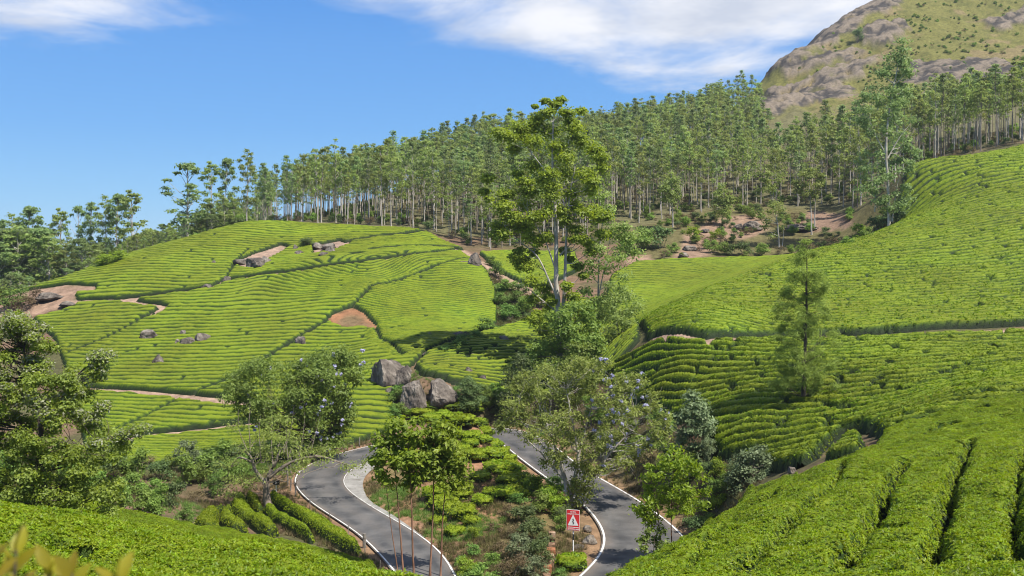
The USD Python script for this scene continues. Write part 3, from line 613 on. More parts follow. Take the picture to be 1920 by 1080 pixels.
def hedges(G, name, label, group, per_m2, leaf, rng, least=25, most=300, sd_lab=0.55):
    """every connected hedge of a grid becomes a thing of its own; the scraps beyond the limit are one object"""
    prof = G[5]
    lab, n = ndimage.label(prof > sd_lab)
    near = ndimage.distance_transform_edt(lab == 0, return_distances=False, return_indices=True)
    lab = lab[tuple(near)]
    size = ndimage.sum_labels(prof > sd_lab, lab, np.arange(1, n + 1))
    order = np.argsort(-size)
    made = 0
    rowid = np.array([np.bincount((G[6][(lab == k + 1) & (prof > sd_lab)] + 5000).astype(int)).argmax() if size[k] >= least else 0 for k in range(n)])
    xc = ndimage.mean(G[0], lab, np.arange(1, n + 1)); top = rowid.max()
    kept = [k for k in order[:most] if size[k] >= least]
    rank = {k: 1 + sum(rowid[j] == rowid[k] and xc[j] < xc[k] for j in kept) for k in kept}
    for k in order:
        if size[k] < least or made >= most:
            break
        mk = lab == k + 1
        sl = ndimage.find_objects(mk.astype(int))[0]
        sl = tuple(slice(max(0, s.start - 2), s.stop + 2) for s in sl)
        Gs = tuple(a[sl] for a in G); ms = mk[sl]
        m, t = tea_mesh(Gs, ms)
        if not len(m[1]):
            continue
        hx = UsdGeom.Xform.Define(stage, numbered('/World/' + name)).GetPrim()
        lb = label(m[0]) if callable(label) else label
        r_no, c_no = int(top - rowid[k]), rank[k] - 1
        lb = (f'clipped tea hedge, {ORD[r_no] if r_no < 20 else r_no + 1} row below the dark path, {ORD[min(c_no, 19)]} hedge from the left', 'clipped tea hedges of the lower right slope')
        say(hx, lb[0] if isinstance(lb, tuple) else lb, 'tea hedge', lb[1] if isinstance(lb, tuple) else group)
        part('bush', m, M_TEA, hx, True, {'tone': t})
        P, N = scatter_on(Gs, per_m2, rng, ms, 0.12)
        if len(P):
            say(part('leaves', leaf_quads(P + N * 0.03, leaf, rng, N), M_TEALEAF, hx), kind='stuff')
        made += 1
    return made


ORD = 'first second third fourth fifth sixth seventh eighth ninth tenth eleventh twelfth thirteenth fourteenth fifteenth sixteenth seventeenth eighteenth nineteenth twentieth'.split()


def low_label(v):
    c = v.mean(0)
    px = 960 + c[0] / c[1] * FPX
    side = 'left' if px < 1470 else ('right' if px > 1545 else 'below and around the trunk')
    if px < 1470:
        return ('clipped tea hedge on the lower right slope, left of the feathery tree', 'tea hedges left of the feathery tree')
    if px > 1700:
        return ('clipped tea hedge on the lower right slope, near the right edge under the dark path', 'tea hedges under the dark path at the right edge')
    return ('clipped tea hedge on the lower right slope, about or just right of the feathery tree', 'tea hedges about the feathery tree')


nh = hedges(GB, 'tea_hedge', low_label, None, 22, 0.22, RNG, 20, 240)

# --- near right bank: broad strips running downhill
FRP = np.vstack([world_poly([(1135, 1100), (1176, 1079), (1240, 1042), (1300, 1005), (1330, 977), (1380, 951), (1450, 909), (1520, 887), (1600, 858), (1640, 843)], 8, 0.65), world_poly([(1665, 828), (1750, 800), (1860, 768), (1940, 762), (2040, 770)], 8), [(24, 30), (20, 18), (14, 9), (3, 9), (1.2, 18)]])
cut = lambda pix: smooth_line(world_poly(pix, 8, 0.5), 60)
STRIPS = [(cut([(1826, 842), (1808, 880), (1792, 920), (1778, 980), (1762, 1040), (1748, 1100)]), 0.2), (cut([(1702, 878), (1680, 912), (1662, 950), (1640, 1000), (1610, 1050), (1580, 1100)]), 0.2),
          (cut([(1585, 893), (1545, 945), (1500, 985), (1450, 1040), (1390, 1100)]), 0.12), (cut([(1500, 910), (1440, 958), (1400, 975), (1340, 1030), (1280, 1100)]), 0.06), (cut([(1930, 840), (1915, 900), (1905, 980), (1920, 1100)]), 0.05)]
GN = tea_grid(FRP, 0.13, 0.9, None, 1, 0, STRIPS, None, 61, 0.3, 0.10, 0.075, False, 0.26, mounds=0.36)
# --- near left bank
FLP = np.vstack([world_poly([(-260, 934), (-120, 934), (0, 940), (120, 952), (250, 981), (400, 1011), (560, 1036), (700, 1066), (790, 1090), (820, 1110)], 8), [(-0.8, 12.0), (-2.5, 8.0), (-9, 7.5), (-16, 10)]])
GLN = tea_grid(FLP, 0.11, 0.75, None, 1, 0, [], None, 67, 0.2, 0.12, 0.07, False, 0.5, mounds=0.32)

SHOOTS = None


def near_strip(G, ms, label, group, per_m2, rng, size=1.0):
    """a broad hedge close to the camera: body plus thousands of shoots, each an instance"""
    global SHOOTS
    m, t = tea_mesh(G, ms)
    hx = UsdGeom.Xform.Define(stage, numbered('/World/tea_hedge')).GetPrim()
    say(hx, label, 'tea hedge', group)
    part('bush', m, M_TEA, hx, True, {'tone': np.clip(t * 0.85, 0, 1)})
    P, N = scatter_on(G, per_m2, rng, ms, 0.10)
    seen = np.hypot(P[:, 0], P[:, 1]) > 3
    P, N = P[seen], N[seen]
    pi = UsdGeom.PointInstancer.Define(stage, f'{hx.GetPath()}/leaves')
    say(pi.GetPrim(), kind='stuff')
    if SHOOTS is None:
        SHOOTS = []
        for k in range(4):
            r = np.random.default_rng(90 + k); vs, fs, o = [], [], 0
            for i in range(6):
                a = i * 2.4 + r.uniform(-.4, .4); el = r.uniform(0.05, 0.75) if i else 1.2
                d = np.array([math.cos(a) * math.cos(el), math.sin(a) * math.cos(el), math.sin(el)]); L = r.uniform(0.055, 0.095)
                sd = np.cross(d, [0, 0, 1.0]); sd /= np.linalg.norm(sd) + 1e-6; up = np.cross(sd, d)
                b = np.array([0, 0, -0.015 + i * 0.004])
                vs.append(np.array([b, b + d * L * .45 + sd * L * .23 + up * .004, b + d * L - up * .012, b + d * L * .45 - sd * L * .23 + up * .004, b + d * L * .5 - up * .004]))
                fs.append(np.array([[0, 1, 4], [4, 1, 2], [0, 4, 3], [4, 2, 3]]) + o); o += 5
            q = part('shoot', (np.vstack(vs), np.vstack(fs)), M_NEARTEA, pi.GetPrim())
            SHOOTS.append(q.GetPath())
    pi.CreatePrototypesRel().SetTargets(SHOOTS)
    n = len(P)
    pi.CreateProtoIndicesAttr(Vt.IntArray.FromNumpy(rng.integers(0, 4, n).astype(np.int32)))
    pi.CreatePositionsAttr(Vt.Vec3fArray.FromNumpy((P + N * rng.uniform(-0.02, 0.04, (n, 1))).astype(np.float32)))
    pi.CreateScalesAttr(Vt.Vec3fArray.FromNumpy((rng.uniform(0.8, 1.5, (n, 1)) * size * np.ones(3)).astype(np.float32)))
    # turn +z to the surface normal (softened), spin at random
    N2 = N * 0.7 + np.array([0, 0, 0.5]) + rng.normal(size=(n, 3)) * 0.18; N2 /= np.linalg.norm(N2, axis=1, keepdims=True)
    ang = rng.uniform(0, 2 * np.pi, n)
    w = 1 + N2[:, 2]; q1 = np.stack([w, -N2[:, 1], N2[:, 0], np.zeros(n)], 1); q1 /= np.linalg.norm(q1, axis=1, keepdims=True)
    q2 = np.stack([np.cos(ang / 2), np.zeros(n), np.zeros(n), np.sin(ang / 2)], 1)
    W = q1[:, 0] * q2[:, 0] - q1[:, 3] * q2[:, 3]; Xq = q1[:, 1] * q2[:, 0] + q1[:, 2] * q2[:, 3]; Yq = q1[:, 2] * q2[:, 0] - q1[:, 1] * q2[:, 3]; Zq = q1[:, 0] * q2[:, 3] + q1[:, 3] * q2[:, 0]
    h = np.stack([Xq, Yq, Zq, W], 1).astype(np.float16)
    pi.CreateOrientationsAttr(Vt.QuathArray([Gf.Quath(float(a[3]), float(a[0]), float(a[1]), float(a[2])) for a in h]))
    return n


lab, n = ndimage.label(GN[5] > 0.5)
near = ndimage.distance_transform_edt(lab == 0, return_distances=False, return_indices=True); lab = lab[tuple(near)]
cents = []
for k in range(1, n + 1):
    a = (lab == k) & (GN[5] > 0.5)
    if a.sum() > 150:
        cents.append((GN[0][a].mean() / GN[1][a].mean(), k, a.sum()))
cents.sort()
for i, (px, k, sz) in enumerate(cents):
    side = 960 + px * FPX
    near_strip(GN, lab == k, f'broad tea strip on the near right bank, {["leftmost, running down to the road", "second from the left", "third from the left", "fourth from the left", "fifth from the left", "sixth from the left", "seventh from the left", "eighth from the left"][min(i, 7)]}' if len(cents) > 1 else 'broad clipped tea on the near right bank, cut by dark walking gaps', 'tea strips on the near right bank', 150, RNG, 0.8)
near_strip(GLN, None, 'broad hedge of bright tea filling the near left corner', None, 250, RNG, 0.8)
print('hedges', nh, 'strips', len(cents))

# ------------------------------------------------------------------ vegetation
def tube(points, radii, sides=5):
    p = np.asarray(points, float); t = np.gradient(p, axis=0); t /= np.linalg.norm(t, axis=1, keepdims=True) + 1e-12
    a = np.cross(t, np.where(np.abs(t[:, 2:]) < 0.9, [0, 0, 1.0], [1.0, 0, 0])); a /= np.linalg.norm(a, axis=1, keepdims=True) + 1e-12
    b, ang = np.cross(t, a), np.arange(sides) * 2 * np.pi / sides
    v = p[:, None] + np.broadcast_to(radii, (len(p),))[:, None, None] * (np.cos(ang)[None, :, None] * a[:, None] + np.sin(ang)[None, :, None] * b[:, None])
    i, j = np.meshgrid(np.arange(len(p) - 1), np.arange(sides), indexing='ij')
    q = np.stack([i * sides + j, i * sides + (j + 1) % sides, (i + 1) * sides + (j + 1) % sides, (i + 1) * sides + j], -1).reshape(-1, 4)
    return v.reshape(-1, 3), quads(q)


def join(ms):
    vs, fs, o = [], [], 0
    for v, f in ms:
        vs.append(v); fs.append(f + o); o += len(v)
    return np.vstack(vs), np.vstack(fs)


def curve(p0, p1, rng, bow=0.15, n=6, wig=0.04):
    p0, p1 = np.asarray(p0, float), np.asarray(p1, float); L = np.linalg.norm(p1 - p0)
    t = np.linspace(0, 1, n)[:, None]
    c = (p0 + p1) / 2 + np.array([0, 0, -bow * L]) + rng.normal(size=3) * 0.06 * L
    w = rng.normal(size=(n, 3)) * wig * L; w[0] = w[-1] = 0
    return (1 - t) ** 2 * p0 + 2 * t * (1 - t) * c + t ** 2 * p1 + w


def clump_leaves(C, R, per, size, rng, flat=0.6, aspect=0.42, up=1.5, shell=0.42):
    """leaf sprays in flattened balls, denser towards the outer and upper skin"""
    n = np.maximum(1, (per * np.ones(len(C)) * rng.uniform(0.7, 1.3, len(C))).astype(int))
    k = np.repeat(np.arange(len(C)), n)
    d = rng.normal(size=(len(k), 3)); d /= np.linalg.norm(d, axis=1, keepdims=True)
    d[:, 2] = np.where((d[:, 2] < 0) & (rng.random(len(k)) < 0.6), -d[:, 2], d[:, 2])
    r = rng.random(len(k)) ** shell * rng.uniform(0.55, 1.35, len(k))
    P = C[k] + d * r[:, None] * R[k][:, None] * np.array([1, 1, flat])
    N = d * 0.7 + np.array([0, 0, 0.5]); N /= np.linalg.norm(N, axis=1, keepdims=True)
    return leaf_quads(P, size, rng, N, up, aspect)


M_BARK_PALE = noisy_mat('pale_bark', [(0.3, (0.204, 0.170, 0.136)), (0.55, (0.391, 0.357, 0.306)), (0.75, (0.510, 0.476, 0.425))], 2.5, 5.0, 0.85, 0.3, 0.02, coord='obj', squash=(1, 1, .3))
M_BARK_TAN = noisy_mat('tan_bark', [(0.3, (0.111, 0.085, 0.064)), (0.7, (0.289, 0.246, 0.196))], 2.0, 5.0, 0.9, 0.4, 0.02, coord='obj', squash=(1, 1, .3))
M_BARK_DARK = noisy_mat('dark_bark', [(0.3, (0.035, 0.027, 0.02)), (0.7, (0.13, 0.10, 0.08))], 3.0, 5.0, 0.9, 0.5, 0.02, coord='obj', squash=(1, 1, .3))
M_BARK_RED = noisy_mat('red_bark', [(0.3, (0.102, 0.043, 0.025)), (0.7, (0.281, 0.162, 0.111))], 4.0, 4.0, 0.8, 0.3, 0.01, coord='obj', squash=(1, 1, .3))
L_FOREST = foliage_mat('eucalyptus_leaf', (0.140, 0.184, 0.044), (0.385, 0.462, 0.144), 0.47, 0.5, 0.3, 0.5)
L_FOREST2 = foliage_mat('eucalyptus_blue_leaf', (0.120, 0.174, 0.055), (0.325, 0.422, 0.164), 0.47, 0.5, 0.3, 0.5)
L_BIG = foliage_mat('eucalyptus_gold_leaf', (0.117, 0.159, 0.016), (0.392, 0.453, 0.055), 0.45, 0.45, 0.3, 0.5)
L_BUSH = foliage_mat('bush_leaf', (0.105, 0.168, 0.028), (0.308, 0.416, 0.094), 0.42, 0.5, 0.3, 0.8)
L_DARK = foliage_mat('dark_leaf', (0.067, 0.108, 0.036), (0.199, 0.265, 0.083), 0.35, 0.5, 0.3, 0.8)
L_JAC = foliage_mat('feathery_leaf', (0.132, 0.178, 0.032), (0.399, 0.474, 0.130), 0.42, 0.55, 0.2, 0.8)
L_FRESH = foliage_mat('fresh_leaf', (0.115, 0.191, 0.016), (0.388, 0.496, 0.062), 0.45, 0.45, 0.3, 0.8)
L_BLUE = foliage_mat('blue_green_leaf', (0.094, 0.130, 0.053), (0.299, 0.373, 0.192), 0.3, 0.5, 0.3, 0.8)
L_SILVER = foliage_mat('silver_leaf', (0.230, 0.259, 0.144), (0.499, 0.509, 0.365), 0.3, 0.5, 0.3, 1.0)
L_DRY = foliage_mat('dry_leaf', (0.090, 0.068, 0.036), (0.270, 0.216, 0.117), 0.3, 0.7, 0.1, 1.0)
L_GRASS = foliage_mat('grass_blade', (0.065, 0.072, 0.022), (0.216, 0.194, 0.079), 0.3, 0.7, 0.1, 1.0)
L_WEED = foliage_mat('weed_leaf', (0.062, 0.124, 0.023), (0.233, 0.340, 0.077), 0.3, 0.6, 0.2, 1.0)
BLOSSOM = foliage_mat('violet_blossom', (0.33, 0.33, 0.47), (0.52, 0.52, 0.66), 0.3, 0.6, 0.2, 1.0)

# --- prototypes: a tree is trunk, branches and crown, standing at its own foot
def euca(rng, H, n, cr, spread, low, per, size, leafmat, bark=M_BARK_PALE, r0=0.16, holder=None, flat=0.6, aspect=0.55):
    lean = rng.normal(size=2) * 0.02 * H
    tz = np.linspace(0, 1, 7)
    tp = np.stack([lean[0] * tz ** 2 + rng.normal(size=7) * 0.06 * (tz > 0), lean[1] * tz ** 2 + rng.normal(size=7) * 0.06 * (tz > 0), tz * H * 0.96], 1); tp[0, :2] = 0
    rr = r0 * (1 - 0.85 * tz ** 0.9); rr[0] *= 1.25
    hz = low + (1 - low) * np.sort(rng.random(n)) ** 0.8; hz[-1] = 0.98
    prof = np.interp(hz, [low, low + (1 - low) * .35, low + (1 - low) * .75, 1.0], [0.75, 1.0, 0.8, 0.12])
    ang = np.cumsum(rng.uniform(1.6, 3.2, n)); rad = spread * prof * rng.uniform(0.25, 1.0, n)
    ax = np.stack([np.interp(hz, tz * 0.96, tp[:, k]) for k in range(2)], 1)
    C = np.stack([ax[:, 0] + rad * np.cos(ang), ax[:, 1] + rad * np.sin(ang), hz * H], 1); R = cr * rng.uniform(0.6, 1.25, n) * np.interp(hz, [low, 1], [1.1, 0.8])
    br = []
    for c in C:
        h0 = max(low * 0.7 * H, c[2] - 0.5 * np.hypot(*c[:2]) - 0.09 * H)
        p0 = [np.interp(h0, tp[:, 2], tp[:, k]) for k in range(2)] + [h0]
        br.append(tube(curve(p0, c, rng, 0.08, 4), np.linspace(r0 * 0.32, r0 * 0.09, 4), 3))
    part('trunk', tube(tp, rr, 6), bark, holder, True); part('branches', join(br), bark, holder)
    say(part('crown', clump_leaves(C, R, per, size, rng, flat, aspect), leafmat, holder), kind=None)
    return holder


def proto(name):
    x = stage.CreateClassPrim(f'/World/{name}_kind_{len(PROTOS) + 1:03d}') if False else None
    return x


PROTOS = []
FOREST_KINDS, TALL_KINDS, SHRUB_KINDS = [], [], []


def class_prim(name):
    p = stage.CreateClassPrim('/' + numbered('/' + name)[1:]); p.SetTypeName('Xform')
    return p


for k in range(9):
    c = class_prim('plantation_tree'); r = np.random.default_rng(200 + k)
    euca(r, 15.0 * r.uniform(0.9, 1.1), int(r.integers(15, 24)), 0.98, 1.65, r.uniform(0.34, 0.54), 32, 0.5, [L_FOREST, L_FOREST, L_FOREST2][k % 3], M_BARK_PALE if k % 4 else M_BARK_TAN, 0.135, c)
    FOREST_KINDS.append(c)
for k in range(5):
    c = class_prim('tall_tree'); r = np.random.default_rng(300 + k)
    euca(r, 20.0, int(r.integers(30, 42)), 1.5, 4.3, r.uniform(0.26, 0.38), 75, 0.66, [L_FOREST2, L_FOREST][k % 2], M_BARK_PALE, 0.26, c, 0.5)
    TALL_KINDS.append(c)


def shrub_kind(seed, leafmat, size, per, n=9, H=1.6, flat=0.8, twig=M_BARK_TAN, aspect=0.45, spread=0.9):
    c = class_prim('bush'); r = np.random.default_rng(seed)
    hz = r.uniform(0.25, 0.95, n); a = r.uniform(0, 6.28, n); rad = spread * np.sqrt(r.random(n)) * np.sqrt(1 - (hz - .3).clip(0) ** 2)
    C = np.stack([rad * np.cos(a), rad * np.sin(a), hz * H], 1); R = r.uniform(0.32, 0.6, n)
    part('stems', join([tube(curve(r.normal(size=3) * [.1, .1, 0], q, r, 0.05, 4), [0.025, 0.02, 0.014, 0.006], 3) for q in C]), twig, c)
    part('crown', clump_leaves(C, R, per, size, r, flat, aspect), leafmat, c)
    return c


SHRUB_KINDS = [shrub_kind(400, L_BUSH, 0.2, 170), shrub_kind(401, L_DARK, 0.2, 170), shrub_kind(402, L_WEED, 0.18, 170), shrub_kind(403, L_DRY, 0.17, 80, 8, 1.3), shrub_kind(404, L_BUSH, 0.22, 150, 14, 2.4), shrub_kind(405, L_FRESH, 0.22, 150, 12, 1.8), shrub_kind(406, L_BLUE, 0.19, 150, 14, 2.2)]
GREEN, DARK, WEED, DRY, TALLB, FRESH, BLUE = SHRUB_KINDS


def put(kind, name, label, cat, xy, rz, sc, group=None, sink=0.05):
    z = float(ground(xy[0], xy[1])) - sink
    return copy_of(kind, name, label, cat, (xy[0], xy[1], z), rz, sc, group)


def instances(name, label, cat, kinds, P, rz, sc, idx, parent=None):
    """what nobody could count: one instancer"""
    path = numbered(f'/World/{name}')
    pi = UsdGeom.PointInstancer.Define(stage, path); say(pi.GetPrim(), label, cat, None, 'stuff')
    tg = []
    for k, c in enumerate(kinds):
        q = UsdGeom.Xform.Define(stage, f'{path}/kind_{k + 1:03d}'); q.GetPrim().GetReferences().AddInternalReference(c.GetPath()); tg.append(q.GetPath())
    pi.CreatePrototypesRel().SetTargets(tg); pi.CreateProtoIndicesAttr(Vt.IntArray.FromNumpy(np.asarray(idx, np.int32)))
    pi.CreatePositionsAttr(Vt.Vec3fArray.FromNumpy(np.asarray(P, np.float32))); sc = np.asarray(sc, np.float32)
    pi.CreateScalesAttr(Vt.Vec3fArray.FromNumpy(np.ascontiguousarray(sc if sc.ndim == 2 else np.repeat(sc[:, None], 3, 1))))
    pi.CreateOrientationsAttr(Vt.QuathArray([Gf.Quath(float(math.cos(a / 2)), 0, 0, float(math.sin(a / 2))) for a in rz]))
    return pi


def in_poly(poly, x, y):
    return inside(poly, x, y) > 0


# --- the plantation forest
FP = np.vstack([world_poly([(472, 416), (560, 417), (700, 424), (790, 430), (860, 456), (905, 470), (1000, 468), (1150, 432), (1210, 416), (1420, 386), (1560, 384), (1690, 398), (1702, 318), (1800, 292), (1945, 268), (2100, 240)], 150),
                world_poly([(2100, 226), (1940, 240), (1800, 250), (1700, 262), (1600, 288), (1500, 304), (1445, 318), (1424, 240), (1404, 214)], 200), [spot(1330, 0, 440)[:2], spot(1200, 0, 420)[:2], spot(1000, 0, 390)[:2], spot(860, 0, 360)[:2], spot(700, 0, 330)[:2], spot(560, 0, 300)[:2], spot(490, 0, 262)[:2]]])
rng = np.random.default_rng(11)
lo, hi = FP.min(0), FP.max(0); st = 3.9
gxx, gyy = np.meshgrid(np.arange(lo[0], hi[0], st), np.arange(lo[1], hi[1], st * 0.95), indexing='ij')
fx = (gxx + rng.uniform(-1.5, 1.5, gxx.shape)).ravel(); fy = (gyy + rng.uniform(-1.5, 1.5, gyy.shape)).ravel()
k = in_poly(FP, fx, fy) & (rng.random(len(fx)) < 0.9) & (fb(fx, fy, 16, 2, 77) > -0.27)
fx, fy = fx[k], fy[k]
px = 960 + fx / fy * FPX
k = (px > 440) & (px < 1990); fx, fy = fx[k], fy[k]
fz = ground(fx, fy) - 0.15
fs = rng.uniform(0.66, 1.16, len(fx)) * (1 + 0.35 * fb(fx, fy, 25, 2, 78)); fr = rng.uniform(0, 6.28, len(fx)); fk = rng.integers(0, 9, len(fx))
px = 960 + fx / fy * FPX
order = np.argsort(fy + np.where((px < 0) | (px > 1920), 1000, 0))
single = order[:270]; rest = order[270:]
for i in single:
    if px[i] < 800:
        lb, gr = 'slender pale-trunked eucalyptus at the front of the plantation above the left tea hill', 'front plantation trees above the left tea hill'
    elif px[i] < 1200:
        lb, gr = 'slender pale-trunked eucalyptus at the foot of the plantation behind the big central tree', 'front plantation trees behind the central tree'
    elif px[i] < 1690:
        lb, gr = 'slender pale-trunked eucalyptus at the foot of the plantation above the stony clearing', 'front plantation trees above the stony clearing'
    else:
        lb, gr = 'slender pale-trunked eucalyptus at the upper edge of the right tea slope', 'front plantation trees above the right tea slope'
    copy_of(FOREST_KINDS[fk[i]], 'eucalyptus_tree', lb, 'tree', (fx[i], fy[i], fz[i]), fr[i], fs[i], gr)
instances('eucalyptus_forest', 'dense eucalyptus plantation climbing the slope under the rocky dome', 'forest', FOREST_KINDS, np.stack([fx, fy, fz], 1)[rest], fr[rest], fs[rest], fk[rest])
# undergrowth on the forest floor and in the clearing
UG = world_poly([(1150, 470), (1210, 425), (1420, 390), (1690, 400), (1700, 425), (1600, 452), (1480, 482), (1180, 492)], 120)


def scatter_xy(poly, n, rng, clumpy=0.0, seed=0):
    lo, hi = poly.min(0), poly.max(0)
    p = rng.uniform(lo, hi, (n, 2)); k = in_poly(poly, p[:, 0], p[:, 1])
    if clumpy:
        k &= fb(p[:, 0], p[:, 1], 5.0, 2, seed) > clumpy
    return p[k]


a = np.stack([fx, fy], 1)[order[:1500]] + rng.normal(size=(1500, 2)) * 1.5
b = scatter_xy(UG, 420, rng, 0.03, 5)
allp = np.vstack([a, b]); n = len(allp)
ki = np.where(rng.random(n) < 0.25, 1, np.where(rng.random(n) < 0.5, 3, 0))
instances('undergrowth', 'low dark scrub under the plantation and around the stony clearing', 'scrub', [GREEN, DARK, WEED, DRY], np.c_[allp, ground(allp[:, 0], allp[:, 1]) - 0.1], rng.uniform(0, 6, n), rng.uniform(0.5, 1.25, n), ki)


# ------------------------------------------------------------------ single trees, each surveyed
def sample_outline(poly, n, rng):
    poly = np.asarray(poly, float); lo, hi = poly.min(0), poly.max(0)
    w, h = (np.ceil(hi - lo).astype(int) + 2)
    im = Image.new('L', (int(w), int(h))); ImageDraw.Draw(im).polygon([tuple(p) for p in poly - lo], fill=1)
    a = np.array(im) > 0
    jj, ii = np.nonzero(a); pts, tries = [], 0
    gap = 0.62 * math.sqrt(a.sum() / n)
    while len(pts) < n and tries < 40 * n:
        q = rng.integers(len(ii)); p = np.array([ii[q], jj[q]], float); tries += 1
        if all(np.hypot(*(p - o)) > gap * 0.75 for o in pts):
            pts.append(p)
    pts = np.array(pts)
    half = np.array([a[int(p[1])].sum() / 2 for p in pts]); mid = np.array([np.nonzero(a[int(p[1])])[0].mean() for p in pts])
    depth = np.sqrt(np.maximum(half ** 2 - (pts[:, 0] - mid) ** 2, 4))
    return pts + lo, depth


def tree(name, label, cat, base, trunks, outline=None, n=30, clumps=None, R=14, per=60, size=0.3, leaf=L_BUSH, bark=M_BARK_TAN, r0=0.2, seed=1, flat=0.7, aspect=0.42, bow=0.1, up=1.4, deep=0.8, rb=None, crowns=None, loc=None, group=None, shell=0.42, twigs=0):
    """base: (column, row, distance) of the foot; trunks: [(polyline of columns and rows, foot radius)]; outline or clumps: where the foliage is (pixels at the tree's distance)"""
    rng = np.random.default_rng(seed)
    px, py, d = base; k = d / FPX
    x0, y0 = (px - 960) * k, d
    z0 = float(ground(x0, y0)) if loc is None else loc
    foot = HZ + (EYE - z0) / k
    rel = lambda q, dy=0.0: np.array([(q[0] - px) * k, dy, (foot - q[1]) * k])
    t = thing(name, label, cat, (x0, y0, z0 - 0.1), 0, group)
    lines = []
    tm = []
    for ln, r in trunks:
        dy = rng.normal() * 0.15
        P = np.array([rel(q, dy * i * 0.5) for i, q in enumerate(ln)]);
        if abs(P[0][2]) < 2.5 * r + 1.2:
            P[0][2] = -0.1
        s = np.r_[0, np.cumsum(np.linalg.norm(np.diff(P, axis=0), axis=1))]; u = np.linspace(0, s[-1], max(8, 3 * len(P)))
        Q = np.stack([ndimage.gaussian_filter1d(np.interp(u, s, P[:, j]), 1.0, mode='nearest') for j in range(3)], 1); Q[:, :2] += rng.normal(size=(len(Q), 2)) * r * 0.12; 
        rr = r * (1 - 0.8 * (u / u[-1]) ** 0.9); rr[0] *= 1.3
        tm.append(tube(Q, rr, 8)); lines.append((Q, rr))
    part('trunk', join(tm), bark, t, True)
    if clumps is not None:
        C2 = np.array([c[:2] for c in clumps], float); Rp = np.array([c[2] for c in clumps], float); dep = Rp * 2.2
    else:
        C2, dep = sample_outline(outline, n, rng); Rp = 1.35 * R * rng.uniform(0.65, 1.25, len(C2))
    C = np.array([rel(c) for c in C2]); C[:, 1] += rng.uniform(-1, 1, len(C)) * dep * k * deep
    Rm = Rp * k
    allQ = np.vstack([l[0] for l in lines]); allR = np.concatenate([l[1] for l in lines])
    br = []
    for c, r in zip(C, Rm):
        hd = np.linalg.norm(allQ[:, :2] - c[:2], axis=1)
        cost = np.linalg.norm(allQ - c, axis=1) + 3.0 * np.maximum(0, allQ[:, 2] - (c[2] - 0.35 * hd))
        j = int(np.argmin(cost)); rb_ = min((rb or r0 * 0.4), allR[j] * 0.7)
        br.append(tube(curve(allQ[j], c, rng, bow, 6), np.linspace(rb_, max(rb_ * 0.25, 0.008), 6), 4))
        for _ in range(twigs):
            dd = rng.normal(size=3) + [0, 0, .5]; dd /= np.linalg.norm(dd)
            br.append(tube(curve(c, c + dd * r * rng.uniform(0.8, 1.7), rng, -0.1, 4), [rb_ * .3, rb_ * .22, rb_ * .15, 0.006], 3))
    if br:
        part('branches', join(br), bark, t)
    groups = crowns or [(None, leaf, 1.0)]
    for sel, mat, f in groups:
        ok = np.ones(len(C), bool) if sel is None else np.array([sel(c) for c in C2])
        if ok.any():
            part('crown' if sel is None or mat is leaf else 'pale_foliage', clump_leaves(C[ok], Rm[ok], per * f * 2.3, size * 1.12, rng, flat, min(0.62, aspect * 1.4) if aspect > 0.2 else aspect, up, shell), mat, t)
    return t, C, Rm, rel


# the tall eucalyptus in the middle
BIGC = [(1040, 197, 15), (1003, 197, 6), (1052, 186, 11), (1022, 190, 9), (1010, 222, 20), (1062, 214, 20), (1090, 205, 12), (972, 242, 24), (1030, 246, 28), (1076, 244, 24), (936, 254, 19), (955, 262, 18), (1000, 270, 25), (1048, 284, 27), (1094, 270, 24), (1118, 280, 20), (915, 334, 16), (908, 358, 11), (1000, 310, 26), (1022, 338, 27), (1062, 326, 27), (1098, 328, 24), (950, 366, 22), (944, 390, 25), (985, 384, 23), (936, 424, 22), (930, 442, 16), (960, 408, 20), (1002, 410, 22), (1052, 398, 20), (1090, 400, 22), (1112, 394, 20), (1132, 406, 16), (1080, 432, 18), (1010, 452, 20), (974, 470, 14), (990, 500, 24), (968, 482, 16), (1000, 530, 22), (1022, 542, 18), (1030, 572, 14), (986, 430, 22), (1126, 440, 18), (1100, 455, 14), (1070, 365, 22), (1030, 372, 22), (1110, 355, 18), (985, 345, 20), (1130, 315, 14), (1060, 470, 12), (1000, 560, 14), (1085, 500, 12)]
tree('eucalyptus_tree', 'tallest eucalyptus, golden green with two pale stems, in the middle of the valley', 'tree', (1052, 690, 120),
     [([(1052, 690), (1046, 600), (1043, 500), (1043, 410), (1038, 330), (1034, 260), (1042, 200)], 0.42), ([(1054, 600), (1060, 520), (1062, 440), (1066, 370), (1080, 300)], 0.26), ([(1046, 560), (1005, 470), (975, 455), (948, 425), (930, 400)], 0.14), ([(1047, 520), (1025, 455), (1005, 420), (985, 390)], 0.13), ([(1047, 480), (1085, 440), (1100, 415)], 0.10), ([(1048, 585), (1028, 570), (1010, 556), (985, 535)], 0.11), ([(1040, 340), (1000, 290), (975, 255), (940, 258)], 0.10), ([(1036, 300), (1070, 260), (1095, 215)], 0.09)],
     clumps=BIGC + [(a + 9, b + 16, c * 0.8) for a, b, c in BIGC[3::2]] + [(a * .55 + 1040 * .45, b - 8, c * 0.75) for a, b, c in BIGC[4:45:3]] + [(1002, 598, 17), (1074, 556, 15), (1092, 586, 16), (1020, 622, 18), (1012, 588, 15), (1102, 622, 17), (1078, 600, 15), (1062, 535, 13)], per=240, size=0.34, leaf=L_BIG, bark=M_BARK_PALE, r0=0.25, seed=31, flat=0.68, rb=0.07, deep=0.9)
